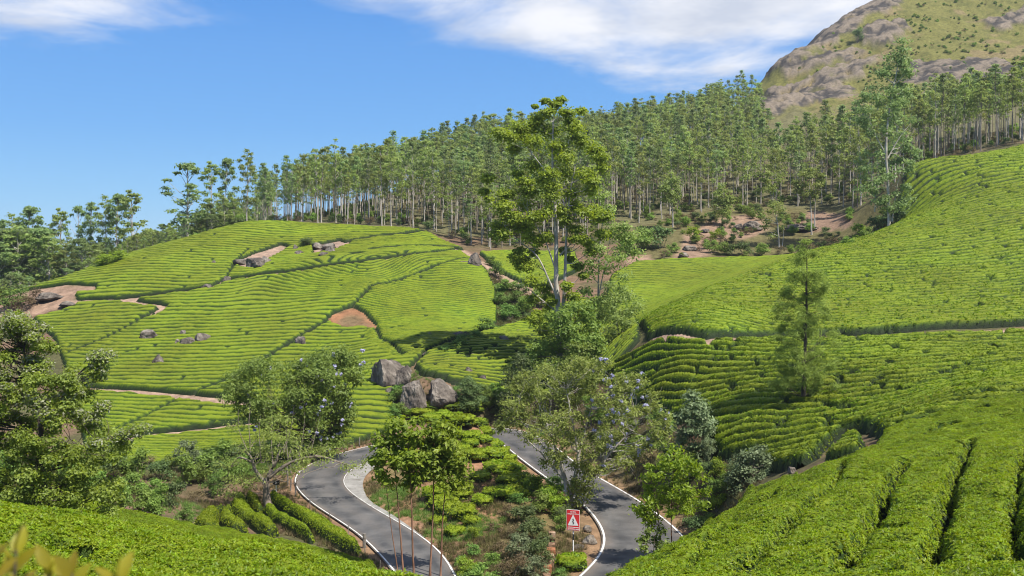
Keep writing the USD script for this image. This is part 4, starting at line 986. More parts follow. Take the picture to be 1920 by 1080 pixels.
tree('eucalyptus_tree', 'slim pale-stemmed eucalyptus with thin foliage, just right of the tallest tree', 'tree', (1120, 690, 124),
     [([(1120, 690), (1118, 620), (1122, 540), (1124, 460), (1132, 400), (1138, 350)], 0.16), ([(1121, 560), (1140, 470), (1146, 420)], 0.09)],
     outline=[(1125, 360), (1150, 400), (1185, 420), (1195, 500), (1175, 560), (1185, 610), (1140, 640), (1100, 600), (1090, 520), (1110, 440)], n=34, R=15, per=95, size=0.34, leaf=L_FOREST, bark=M_BARK_PALE, seed=32, r0=0.15, deep=0.7)
tree('bushy_tree', 'round leafy tree at the foot of the tallest eucalyptus', 'tree', (1085, 705, 117), [([(1085, 705), (1078, 640), (1070, 590)], 0.14)], outline=[(1045, 575), (1085, 560), (1115, 590), (1125, 640), (1130, 690), (1060, 715), (1005, 690), (1000, 655), (1030, 640), (1020, 600)], n=40, R=18, per=120, size=0.34, leaf=L_BUSH, seed=33)
tree('bushy_tree', 'lighter green bushy tree behind the spreading jacaranda, below the tallest eucalyptus', 'tree', (1092, 770, 111), [([(1092, 770), (1088, 720), (1085, 670)], 0.12)], outline=[(1085, 640), (1120, 665), (1145, 720), (1140, 770), (1050, 770), (1030, 730), (1055, 680)], n=36, R=16, per=110, size=0.28, leaf=L_BUSH, seed=34)
tree('bushy_tree', 'grey-green thin tree between the tallest eucalyptus and the right tea slope', 'tree', (1165, 690, 121), [([(1165, 690), (1160, 620), (1150, 560)], 0.11)], outline=[(1140, 520), (1200, 560), (1215, 610), (1205, 680), (1120, 690), (1110, 620)], n=30, R=16, per=80, size=0.3, leaf=L_FOREST, seed=35)
tree('bushy_tree', 'small tree with violet blossom at the left end of the dark path', 'tree', (1190, 705, 114), [([(1190, 705), (1188, 660), (1185, 630)], 0.1)], outline=[(1160, 640), (1205, 630), (1225, 650), (1220, 700), (1160, 710)], n=16, R=14, per=80, size=0.26, leaf=L_JAC, seed=36)
tree('bushy_tree', 'dark slim bush left of the spreading jacaranda, above the road', 'tree', (968, 775, 109), [([(968, 775), (970, 720), (975, 690)], 0.08)], outline=[(975, 668), (1000, 700), (1000, 770), (940, 770), (945, 710)], n=22, R=14, per=100, size=0.25, leaf=L_DARK, seed=37)
tree('conifer', 'small dark conifer right of the split boulders', 'tree', (882, 768, 109), [([(882, 768), (881, 730), (880, 705)], 0.1)], outline=[(880, 696), (893, 722), (900, 766), (864, 766), (868, 725)], n=26, R=9, per=140, size=0.22, leaf=L_DARK, seed=38, aspect=0.25, deep=0.9)


def blossoms(t, C, R, sel, per, rng, size=0.17):
    ok = np.array([sel(c) for c in C])
    if ok.any():
        k = C[ok] + rng.normal(size=(ok.sum(), 3)) * R[ok][:, None] * 0.35 + np.array([0, -0.35, 0.3]) * R[ok][:, None]
        say(part('blossom', clump_leaves(np.repeat(k, 2, 0) + rng.normal(size=(2 * len(k), 3)) * 0.3, np.full(2 * len(k), 0.16), per, size, rng, 1.0, 0.8), BLOSSOM, t), kind='stuff')


# jacarandas
t, C, R, rel = tree('jacaranda_tree', 'leafy jacaranda with violet blossom behind the pollarded tree, left of the bend', 'tree', (602, 862, 92), [([(602, 862), (600, 835), (590, 790), (560, 740)], 0.26), ([(600, 835), (625, 780), (640, 730)], 0.18), ([(598, 825), (570, 790), (510, 750)], 0.14)],
                    outline=[(425, 745), (440, 695), (500, 672), (540, 678), (560, 662), (640, 655), (672, 672), (682, 705), (668, 730), (655, 790), (640, 845), (600, 850), (560, 815), (480, 790)], n=120, R=19, per=140, size=0.25, leaf=L_BUSH, bark=M_BARK_DARK, seed=41, aspect=0.38, deep=0.75)
fl = rel((600, 790)); blossoms(t, C, R, lambda c: np.hypot(c[0] - fl[0], c[2] - fl[2]) < 2.9 or (hash1(abs(c[0]) * 7 + c[2]) > 0.7), 46, np.random.default_rng(4))
tree('pollarded_tree', 'gnarled pollarded tree with bare upright shoots among the roadside hedges', 'tree', (505, 955, 76.5), [([(505, 955), (500, 925), (497, 900), (515, 870), (525, 840)], 0.36), ([(499, 905), (478, 880), (470, 850), (460, 840)], 0.2), ([(500, 895), (545, 862), (600, 850), (640, 866), (668, 872)], 0.16), ([(475, 865), (445, 850), (430, 880), (415, 920)], 0.08), ([(512, 872), (508, 820), (512, 770)], 0.05), ([(530, 850), (548, 800), (552, 755)], 0.045), ([(470, 850), (466, 790), (470, 745)], 0.05), ([(465, 845), (445, 800), (448, 760)], 0.04), ([(560, 858), (570, 810), (572, 765)], 0.04), ([(540, 862), (536, 810), (545, 765)], 0.04), ([(580, 855), (590, 815), (600, 775)], 0.03), ([(490, 870), (486, 810), (490, 770)], 0.04)],
     outline=[(420, 955), (415, 870), (425, 800), (460, 770), (500, 765), (540, 780), (580, 800), (600, 845), (640, 850), (690, 866), (690, 884), (640, 884), (600, 866), (540, 890), (520, 900), (470, 900), (450, 960)], n=70, R=15, per=36, size=0.2, leaf=L_JAC, bark=M_BARK_TAN, seed=42, aspect=0.3, twigs=2, rb=0.035, deep=0.7)
t, C, R, rel = tree('jacaranda_tree', 'spreading half-bare jacaranda with violet blossom at the roadside right of the mound', 'tree', (1070, 962, 75), [([(1070, 962), (1066, 930), (1058, 890), (1040, 830), (1020, 780)], 0.24), ([(1068, 940), (1080, 880), (1092, 820), (1110, 760)], 0.2), ([(1068, 945), (1100, 900), (1150, 840), (1200, 790)], 0.15), ([(1060, 900), (1010, 840), (960, 800)], 0.1), ([(1050, 870), (990, 800), (960, 770), (945, 790)], 0.07), ([(1085, 850), (1070, 770), (1060, 720)], 0.09)],
                    outline=[(930, 800), (945, 735), (985, 700), (1040, 682), (1100, 672), (1170, 690), (1222, 712), (1248, 765), (1250, 832), (1205, 868), (1130, 862), (1115, 905), (1110, 940), (1030, 945), (1015, 900), (1020, 850), (985, 815)], n=150, R=13, per=78, size=0.21, leaf=L_JAC, bark=M_BARK_PALE, seed=43, aspect=0.36, twigs=5, rb=0.045, deep=0.85, flat=0.95)
rr = np.random.default_rng(5); blossoms(t, C, R, lambda c: c[0] > rel((1120, 0))[0] and hash1(abs(c[0]) * 5 + c[2]) > 0.25, 30, rr, 0.16)
# the bushy tree in the left foreground, its upper left in silvery flower
t, C, R, rel = tree('flowering_tree', 'big leafy tree with silvery flower heads at the left edge', 'tree', (100, 975, 50), [([(100, 975), (78, 900), (72, 830), (70, 770), (50, 700), (30, 640)], 0.22), ([(74, 840), (40, 790), (5, 760)], 0.1), ([(72, 800), (110, 750), (140, 700), (190, 665)], 0.1), ([(80, 890), (140, 840), (200, 820), (250, 806)], 0.08), ([(82, 920), (40, 920), (0, 890)], 0.08), ([(90, 940), (60, 960), (20, 930), (-10, 880)], 0.06), ([(74, 850), (120, 838), (200, 850)], 0.05)],
                    outline=[(-90, 620), (-40, 590), (30, 592), (62, 590), (88, 625), (108, 655), (100, 690), (130, 700), (160, 690), (185, 655), (204, 668), (190, 700), (160, 735), (175, 760), (195, 745), (190, 770), (165, 795), (185, 820), (230, 805), (268, 800), (240, 825), (236, 860), (190, 880), (230, 905), (215, 950), (150, 985), (-60, 985), (-120, 800)], n=260, R=17, per=170, size=0.16, leaf=L_JAC, bark=M_BARK_DARK, seed=44, aspect=0.36, deep=0.7, twigs=1, rb=0.045,
                    crowns=[(None, L_FRESH, 0.55), (None, L_JAC, 0.5), (lambda c: c[1] < 640 or (c[0] > 165 and c[1] < 830) or hash1(c[0] + 3.3 * c[1]) > 0.72 and c[1] < 790, L_SILVER, 0.6)])
# feathery tree on the right slope
tree('feathery_tree', 'thin feathery tree with a straight dark trunk standing alone in the right tea slope', 'tree', (1505, 768, 76.5), [([(1505, 768), (1508, 680), (1511, 600), (1512, 530), (1512, 462)], 0.2)],
     outline=[(1511, 452), (1530, 478), (1545, 510), (1560, 560), (1552, 600), (1570, 630), (1560, 665), (1580, 690), (1560, 725), (1530, 742), (1475, 742), (1448, 715), (1468, 680), (1450, 640), (1470, 610), (1452, 580), (1478, 540), (1488, 490)], n=110, R=12, per=62, size=0.36, leaf=L_JAC, bark=M_BARK_DARK, seed=45, aspect=0.13, bow=-0.05, rb=0.02, deep=1.0, shell=0.6)
# red-stemmed saplings on the mound's foot
tree('eucalyptus_sapling', 'young broad-leaved eucalyptus on red stems in front of the bend, left one of the pair', 'tree', (762, 1062, 58.5), [([(758, 1062), (748, 960), (742, 890), (738, 840)], 0.07), ([(776, 1062), (772, 950), (770, 870), (765, 810)], 0.07), ([(750, 1050), (728, 950), (722, 880)], 0.045)],
     outline=[(712, 812), (740, 790), (770, 782), (800, 800), (808, 850), (800, 890), (770, 912), (715, 900), (703, 862)], n=52, R=16, per=44, size=0.3, leaf=L_FRESH, bark=M_BARK_RED, seed=46, aspect=0.34, rb=0.02, deep=0.9)
tree('eucalyptus_sapling', 'young broad-leaved eucalyptus on red stems in front of the mound, right one of the pair', 'tree', (815, 1062, 59), [([(806, 1062), (812, 960), (814, 880), (812, 820)], 0.07), ([(826, 1065), (830, 960), (838, 880), (842, 820)], 0.06)],
     outline=[(795, 805), (825, 792), (850, 800), (868, 850), (872, 900), (884, 930), (850, 918), (815, 900), (795, 860)], n=46, R=15, per=40, size=0.3, leaf=L_FRESH, bark=M_BARK_RED, seed=47, aspect=0.34, rb=0.02, deep=0.9)
tree('eucalyptus_sapling', 'pale blue-green sapling at the edge of the right tea slope, right of the jacaranda', 'tree', (1298, 885, 77), [([(1298, 885), (1300, 830), (1298, 760)], 0.06)], outline=[(1295, 732), (1318, 760), (1345, 800), (1330, 850), (1300, 870), (1275, 840), (1272, 785)], n=40, R=12, per=46, size=0.24, leaf=L_BLUE, bark=M_BARK_RED, seed=48, aspect=0.4, rb=0.015, deep=0.9)
tree('eucalyptus_sapling', 'drooping large-leaved sapling beside the right limb of the road', 'tree', (1256, 1040, 60.5), [([(1262, 1040), (1258, 960), (1262, 890), (1265, 840)], 0.05), ([(1246, 1040), (1235, 970), (1225, 900)], 0.04)],
     outline=[(1218, 862), (1262, 832), (1300, 852), (1322, 900), (1325, 940), (1290, 965), (1262, 950), (1240, 970), (1215, 985), (1192, 960), (1212, 920)], n=56, R=14, per=34, size=0.27, leaf=L_FRESH, bark=M_BARK_RED, seed=49, aspect=0.32, rb=0.015, deep=0.8, up=0.3)
tree('bushy_tree', 'dense blue-green shrub above the near right bank', 'tree', (1412, 925, 66), [([(1412, 925), (1412, 890), (1415, 850)], 0.08)], outline=[(1382, 872), (1400, 845), (1425, 835), (1452, 862), (1460, 900), (1440, 925), (1380, 925), (1370, 900)], n=40, R=13, per=90, size=0.17, leaf=L_BLUE, seed=50, deep=0.9)
tree('young_tree', 'small sapling beneath the drooping sapling at the road edge', 'tree', (1225, 1052, 60), [([(1225, 1052), (1226, 1020), (1228, 990)], 0.03)], outline=[(1200, 1010), (1225, 985), (1255, 1000), (1250, 1040), (1200, 1050)], n=14, R=11, per=34, size=0.2, leaf=L_BUSH, seed=51)
# tall tree against the rocky hill, trees of the clearing
tree('eucalyptus_tree', 'tall white-stemmed eucalyptus standing against the rocky hill at the corner of the right slope', 'tree', (1668, 425, 176), [([(1668, 425), (1664, 340), (1660, 250), (1672, 180), (1685, 110)], 0.34), ([(1672, 420), (1680, 360), (1690, 310)], 0.16), ([(1662, 290), (1640, 250), (1625, 210)], 0.12), ([(1662, 300), (1690, 250), (1715, 225)], 0.12), ([(1640, 400), (1642, 350), (1635, 310)], 0.12)],
     outline=[(1688, 72), (1705, 95), (1715, 135), (1700, 155), (1712, 190), (1730, 230), (1712, 262), (1722, 300), (1698, 330), (1700, 375), (1680, 395), (1640, 400), (1612, 360), (1605, 310), (1625, 270), (1600, 235), (1608, 195), (1640, 160), (1650, 120), (1672, 100)], n=80, R=13, per=70, size=0.42, leaf=L_FOREST2, bark=M_BARK_PALE, seed=52, rb=0.08, deep=0.7)
for i, (b, tr, out, lb) in enumerate([((1524, 428, 191), [([(1522, 428), (1520, 380), (1516, 335)], 0.16), ([(1527, 428), (1528, 380), (1530, 340)], 0.14)], [(1515, 315), (1540, 325), (1545, 355), (1530, 372), (1500, 368), (1490, 345)], 'twin-stemmed white eucalyptus on the bare earth of the clearing'),
                                      ((1455, 472, 184), [([(1462, 472), (1458, 420), (1450, 370)], 0.16), ([(1466, 472), (1470, 430)], 0.12)], [(1440, 310), (1465, 330), (1470, 370), (1478, 420), (1470, 455), (1440, 440), (1415, 395), (1415, 350)], 'leafy pale eucalyptus at the lower edge of the stony clearing'),
                                      ((1262, 438, 204), [([(1262, 438), (1261, 380), (1258, 320)], 0.15)], [(1255, 318), (1270, 340), (1272, 380), (1250, 400), (1240, 360)], 'lone thin white-stemmed eucalyptus at the left of the clearing'),
                                      ((1355, 425, 205), [([(1355, 425), (1353, 380), (1352, 350)], 0.12)], [(1350, 345), (1368, 365), (1365, 400), (1340, 400), (1338, 368)], 'small pale eucalyptus at the top of the bare patch')]):
    tree('eucalyptus_tree', lb, 'tree', b, tr, outline=out, n=18, R=9, per=60, size=0.4, leaf=L_FOREST, bark=M_BARK_PALE, seed=60 + i, rb=0.05, group='trees of the stony clearing')
# beyond the crest of the left hill
rng = np.random.default_rng(12)
TALLS = [(352, 303, 226, 'broad tall eucalyptus with a forked pale trunk on the crest of the left hill', 1.25), (397, 300, 232, 'tall airy eucalyptus just right of the broad one on the left crest', 0.8), (422, 294, 236, 'thin-crowned eucalyptus between the broad one and the tallest on the left crest', 0.7), (463, 279, 214, 'tallest eucalyptus of the left crest, at the top corner of the tea hill', 0.75), (497, 314, 226, 'eucalyptus just right of the tallest on the left crest', 0.8), (546, 305, 240, 'eucalyptus at the left end of the plantation skyline', 0.75),
         (247, 354, 244, 'tall eucalyptus, right of the group left of the broad crest tree', 1.0), (217, 361, 250, 'tall eucalyptus, second from right of the group left of the broad crest tree', 0.8), (197, 366, 252, 'tall eucalyptus, third from right of the group left of the broad crest tree', 0.75), (170, 377, 256, 'thin eucalyptus, fourth from right of the group left of the broad crest tree', 0.7), (147, 384, 258, 'thin eucalyptus, leftmost of the group left of the broad crest tree', 0.7), (113, 388, 262, 'small-crowned eucalyptus over the dark wood at the left', 0.8), (50, 384, 266, 'twin-topped eucalyptus over the dark wood near the left edge', 0.9), (22, 400, 270, 'thin eucalyptus over the dark wood at the left edge', 0.8), (2, 410, 262, 'eucalyptus cut by the left edge over the dark wood', 0.9)]
for i, (qx, qt, d, lb, wd) in enumerate(TALLS):
    x = (qx - 960) / FPX * d; z = float(ground(x, d)) - 0.2; top = EYE + (HZ - qt) / FPX * d
    s = (top - z) / 20.3
    copy_of(TALL_KINDS[i % 5], 'tall_eucalyptus', lb, 'tree', (x, d, z), i * 1.3, (s * wd, s * wd, s), 'tall eucalyptus beyond the left hill crest')
# the dark wood behind the left shoulder of the hill
for i in range(46):
    qx = rng.uniform(-40, 470); d = rng.uniform(222, 262); x = (qx - 960) / FPX * d; z = float(ground(x, d)) - 0.2
    topy = np.interp(qx, [-40, 0, 100, 150, 300, 330, 470], [440, 432, 425, 445, 455, 440, 370]) + rng.uniform(-6, 26)
    s = max(0.3, (EYE + (HZ - topy) / FPX * d - z) / 20.3)
    copy_of(TALL_KINDS[int(rng.integers(5))], 'wood_tree', 'dark crowned tree of the wood behind the left shoulder of the tea hill', 'tree', (x, d, z), rng.uniform(0, 6), (s * 1.35, s * 1.35, s), 'trees of the wood behind the left hill')
WD = np.array([spot(-150, 0, 216)[:2], spot(60, 0, 216)[:2], spot(200, 0, 216)[:2], spot(330, 0, 222)[:2], spot(450, 0, 226)[:2], spot(470, 0, 300)[:2], spot(-150, 0, 300)[:2]])
w = scatter_xy(WD, 1600, rng)
instances('far_wood', 'dark scrubby wood behind the left shoulder of the tea hill', 'wood', [TALL_KINDS[1], TALL_KINDS[0], DARK, TALLB], np.c_[w, ground(w[:, 0], w[:, 1]) - 0.3], rng.uniform(0, 6, len(w)), np.where(np.arange(len(w)) % 4 < 2, rng.uniform(0.22, 0.5, len(w)), rng.uniform(1.0, 2.4, len(w))), np.arange(len(w)) % 4)

# ------------------------------------------------------------------ rocks
def boulder(seed, flat=0.75, cuts=13, sub=4, rough=0.13):
    r = np.random.default_rng(seed)
    m = trimesh.creation.icosphere(sub); v = np.array(m.vertices)
    for _ in range(cuts):                       # sheared faces
        nrm = r.normal(size=3); nrm[2] = abs(nrm[2]) * 0.8; nrm /= np.linalg.norm(nrm); c = r.uniform(0.45, 0.85)
        dd = v @ nrm - c
        v = v - np.where(dd > 0, dd * 0.92, 0)[:, None] * nrm
    v *= (1 + rough * 3 * (meshkit.fbm(v * 1.6 + seed, 3, seed) - .5) + rough * 2.0 * (meshkit.fbm(v * 4.5 + seed, 4, seed + 1) - .5))[:, None]
    v[:, 2] *= flat
    return v, np.array(m.faces)


ROCK_AT = []


def rock(label, px, py, w, h, dmin=90, seed=1, name='boulder', mat=None, depth=0.8, rz=0.0, group=None, sink=0.25, tilt=0.0, intea=False):
    """(px, py): middle of the rock's foot in the photo, w and h its size in pixels"""
    p = at(px, py, dmin, lift=0.55 if intea else 0.0); k = p[1] / FPX
    v, f = boulder(seed, 1.0, sub=4 if w > 40 else 3)
    v = v / np.abs(v).max(0)
    W, H = w * k / 2, h * k + (0.5 if intea else 0.0)
    v = v * [W, W * depth, H / (2 - sink * 1.2)]
    c, s_ = math.cos(tilt), math.sin(tilt); v = np.stack([v[:, 0] * c - v[:, 2] * s_, v[:, 1], v[:, 0] * s_ + v[:, 2] * c], 1)
    v[:, 2] += H / 2 * (1 - sink * 0.6)
    c, s_ = math.cos(rz), math.sin(rz); v = np.stack([v[:, 0] * c - v[:, 1] * s_, v[:, 0] * s_ + v[:, 1] * c, v[:, 2]], 1)
    o = part(name, (v + p, f), mat or M_ROCK, None, 35)
    say(o, label, 'boulder' if w > 14 else 'rock', group)
    return o


rock('big dark rounded boulder above the bend, its right side split off', 726, 724, 92, 66, 90, 501, depth=0.9, tilt=0.1)
rock('pale wedge of rock split off the right side of the big dark boulder', 757, 725, 38, 46, 90, 502, depth=0.8, tilt=-0.5)
rock('blocky streaked boulder, left of the pair above the mound', 777, 772, 58, 62, 90, 503, depth=0.9, sink=0.1)
rock('lumpy pale boulder, right of the pair above the mound', 828, 768, 66, 60, 90, 504, depth=0.9, sink=0.1)
rock('low rock slab against the foot of the lumpy pale boulder', 848, 766, 40, 16, 90, 505)
rock('small dark block wedged under the big dark boulder', 735, 742, 30, 18, 90, 506)
rock('low rock between the two pairs of boulders', 775, 735, 30, 16, 90, 507)
rock('small pale block at the left foot of the streaked boulder', 757, 776, 24, 18, 90, 508)
RK = [('lone dark standing boulder at the top of the gully', 889, 500, 28, 27), ('small pale rock left of the lone boulder at the gully top', 870, 496, 16, 10), ('rounded grey boulder among the rows, leftmost of the loose boulders on the left hill', 282, 631, 36, 19), ('right one of two grey boulders side by side in the rows', 378, 637, 30, 17), ('left one of two grey boulders side by side in the rows', 352, 641, 32, 14),
      ('small rock up the slope from the two side by side', 343, 625, 13, 7), ('tiny rock at the left foot of the two side by side', 333, 642, 10, 8), ('single boulder in the rows above the stony path', 298, 679, 22, 15), ('pale boulder on the diagonal seam below the red cut', 565, 643, 25, 17), ('small boulder right of the red cut, near the gully foot', 806, 635, 18, 11), ('grey boulder in the grass at the gully foot', 862, 636, 38, 17), ('upright boulder by the bare patches near the crest', 620, 477, 22, 20),
      ('low dark rock left of the upright crest boulder', 606, 478, 22, 9), ('flat dark rock between the bush and the long outcrop', 560, 476, 22, 9), ('pale lying boulder where the upper path begins', 425, 526, 18, 12), ('flat pale boulder left of the upper path', 388, 539, 20, 9), ('dark rock outcrop, left end of the long bare patch', 452, 496, 30, 13), ('long dark rock outcrop in the bare patch on the upper slope', 484, 504, 46, 27), ('dark rock at the lower right of the long outcrop', 495, 492, 26, 15), ('dark rock by the bush on the upper slope', 555, 466, 14, 9),
      ('rock between two bare patches near the crest', 597, 467, 24, 12), ('rock right of the bush under the crest', 618, 462, 26, 10), ('dark bedrock in the bare patch at the left edge of the hill', 90, 562, 56, 16), ('grey bedrock right of the dark one at the left edge of the hill', 126, 574, 36, 10), ('small faint rock high on the left hill', 400, 493, 12, 6), ('small rock in the field below the left bare patch', 217, 608, 14, 8),
      ('pale stone in the small lumpy field, below the tall eucalyptus on the left', 945, 637, 22, 12), ('pinkish stone at the lower edge of the small lumpy field', 881, 698, 16, 13), ('pale stone on the left part of the small lumpy field', 888, 666, 11, 8), ('small white stone at the left edge of the small lumpy field', 841, 676, 8, 8), ('stone right of the pinkish stone in the small lumpy field', 905, 710, 16, 8), ('pale stone near the right of the small lumpy field', 972, 622, 10, 7),
      ('dark slab in the bare patch of the clearing, right one', 1408, 432, 40, 19), ('dark slab in the bare patch of the clearing, left one', 1385, 430, 22, 12), ('broad dark slab under the twin-stemmed tree', 1500, 432, 58, 14), ('loose pale rocks at the left end of the bare patch', 1294, 470, 26, 12), ('rock at the lower left of the bare patch', 1280, 482, 22, 10), ('small dark slab at the far left of the clearing', 1322, 436, 18, 9), ('rock by the path below the gully', 798, 668, 16, 10), ('low rocks beside the gully path', 790, 683, 14, 7)]
for i, (lb, px, py, w, h) in enumerate(RK):
    rock(lb, px, py, w * 1.08, h, 100, 520 + i, depth=0.9, intea=not any(q in lb for q in ('bare', 'clearing', 'gully', 'bedrock', 'twin')))
rock('round grey stone beside the path above the near right bank', 1485, 890, 20, 16, 60, 590)
rock('flat-topped grey rock beside the road sign', 1106, 1020, 34, 20, 55, 591, rz=0.3)
rock('low brown rock under the road sign', 1085, 1028, 24, 9, 55, 592)
rock('rock on the verge behind the road sign', 1102, 997, 20, 14, 55, 593)

# ------------------------------------------------------------------ bushes and hedges that can be told apart
rng = np.random.default_rng(15)


def tea_bush_kind(seed):
    c = class_prim('tea_bush'); r = np.random.default_rng(seed)
    m = trimesh.creation.icosphere(3); v = np.array(m.vertices)
    n = meshkit.fbm(v * 1.7 + seed, 3, seed) - .5
    rad = (1 + 1.1 * n); v = v * rad[:, None] * [1.0, 0.85, 0.52]; v[:, 2] = np.where(v[:, 2] > 0, np.minimum(v[:, 2], 0.40 + 0.12 * n), v[:, 2] * 0.8) + 0.42
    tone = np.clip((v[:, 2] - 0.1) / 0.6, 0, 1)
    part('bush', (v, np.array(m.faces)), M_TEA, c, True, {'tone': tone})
    mm = trimesh.Trimesh(v, m.faces, process=False); P, fi = trimesh.sample.sample_surface(mm, 520, seed=seed); N = mm.face_normals[fi]
    k = P[:, 2] > 0.15
    say(part('leaves', leaf_quads(P[k] + N[k] * r.uniform(0, .09, (k.sum(), 1)), 0.2, r, N[k], 0.5), M_NEARTEA, c), kind='stuff')
    return c


TEA_KINDS = [tea_bush_kind(700 + k) for k in range(5)]
MB = [(793, 782, 40), (815, 770, 34), (841, 771, 44), (870, 774, 44), (887, 775, 26), (866, 797, 46), (887, 797, 30), (858, 819, 24), (884, 824, 34), (905, 829, 30), (911, 817, 34), (881, 837, 34), (925, 840, 36), (892, 862, 40), (922, 860, 44), (945, 868, 40), (941, 888, 50), (957, 880, 40), (900, 900, 32), (953, 908, 40), (905, 945, 36), (945, 934, 42), (925, 928, 30), (828, 934, 48), (843, 960, 42), (871, 968, 46), (836, 925, 40), (812, 897, 46), (852, 1005, 30), (832, 950, 44), (862, 935, 40), (850, 788, 30), (830, 782, 30), (812, 790, 34), (899, 800, 30), (936, 850, 30), (970, 900, 34), (960, 925, 30), (820, 985, 26), (885, 985, 26), (975, 935, 30), (870, 845, 26), (960, 895, 34)]
for i, (px, py, w) in enumerate(MB):
    p = at(px, py, 50); sc = 1.3 * w * p[1] / FPX / 2
    where = 'crest' if py < 800 else ('right flank facing the road' if px > 895 and py > 800 else 'red cut slope')
    copy_of(TEA_KINDS[i % 5], 'tea_bush', {'crest': 'flat-topped tea bush on the crest of the mound under the boulders', 'red cut slope': 'dark-sided tea bush clinging to the red cut face of the mound', 'right flank facing the road': 'tea bush on the right flank of the mound along the road'}[where], 'tea bush', (p[0], p[1], p[2] - 0.1), rng.uniform(0, 6), (sc * rng.uniform(.85, 1.15), sc * rng.uniform(.85, 1.15), min(1.35, max(0.8, sc * 0.85))), {'crest': 'tea bushes on the mound crest', 'red cut slope': 'tea bushes on the red cut', 'right flank facing the road': 'tea bushes on the right flank of the mound'}[where])
p = at(1072, 1066, 50); copy_of(TEA_KINDS[1], 'tea_bush', 'round tea bush in front of the foot of the road sign', 'tea bush', tuple(p - [0, 0, .1]), 0.4, (0.95, 0.9, 1.15), None)

# clipped hedges beside the left limb of the road
HX = lambda pts: np.array([at(400 + x / 6, 880 + y / 6, 45, lift=0.75)[:2] for x, y in pts])
HEDGES = [([(640, 215), (760, 250), (950, 365), (1250, 530), (1500, 700), (1665, 800), (1620, 850), (1450, 790), (1250, 680), (1100, 580), (930, 460), (760, 350), (650, 290)], 'longest clipped tea hedge, nearest the left limb of the road'), ([(640, 345), (740, 410), (900, 530), (1140, 680), (1110, 715), (900, 610), (780, 540), (640, 450), (570, 410)], 'second clipped tea hedge from the road, behind the pollarded trunk'),
          ([(410, 190), (540, 290), (570, 400), (520, 425), (430, 350), (385, 260)], 'short clipped hedge left of the pollarded trunk'), ([(300, 225), (370, 270), (410, 370), (470, 450), (620, 530), (740, 630), (640, 660), (500, 590), (330, 480), (225, 400), (230, 300)], 'third clipped tea hedge from the road, widest of the terrace'),
          ([(205, 350), (195, 440), (270, 540), (390, 600), (390, 640), (230, 610), (110, 540), (95, 440)], 'fourth clipped tea hedge from the road, curved'), ([(10, 400), (170, 345), (80, 430), (60, 540), (60, 610), (-60, 620), (-200, 560), (-120, 470)], 'leftmost clipped hedge of the roadside terrace')]
for k, (pp, lb) in enumerate(HEDGES):
    G = tea_grid(HX(pp), 0.14, 0.85, None, 1, 0, [], None, 80 + k, 0.18, 0.10, 0.0, False, 0.4)
    hx = UsdGeom.Xform.Define(stage, numbered('/World/tea_hedge')).GetPrim(); say(hx, lb, 'tea hedge', 'clipped hedges of the roadside terrace')
    m, t = tea_mesh(G); part('bush', m, M_TEA, hx, True, {'tone': t})
    P, N = scatter_on(G, 170, rng, None, 0.08); say(part('leaves', leaf_quads(P + N * 0.02, 0.14, rng, N), M_NEARTEA, hx), kind='stuff')

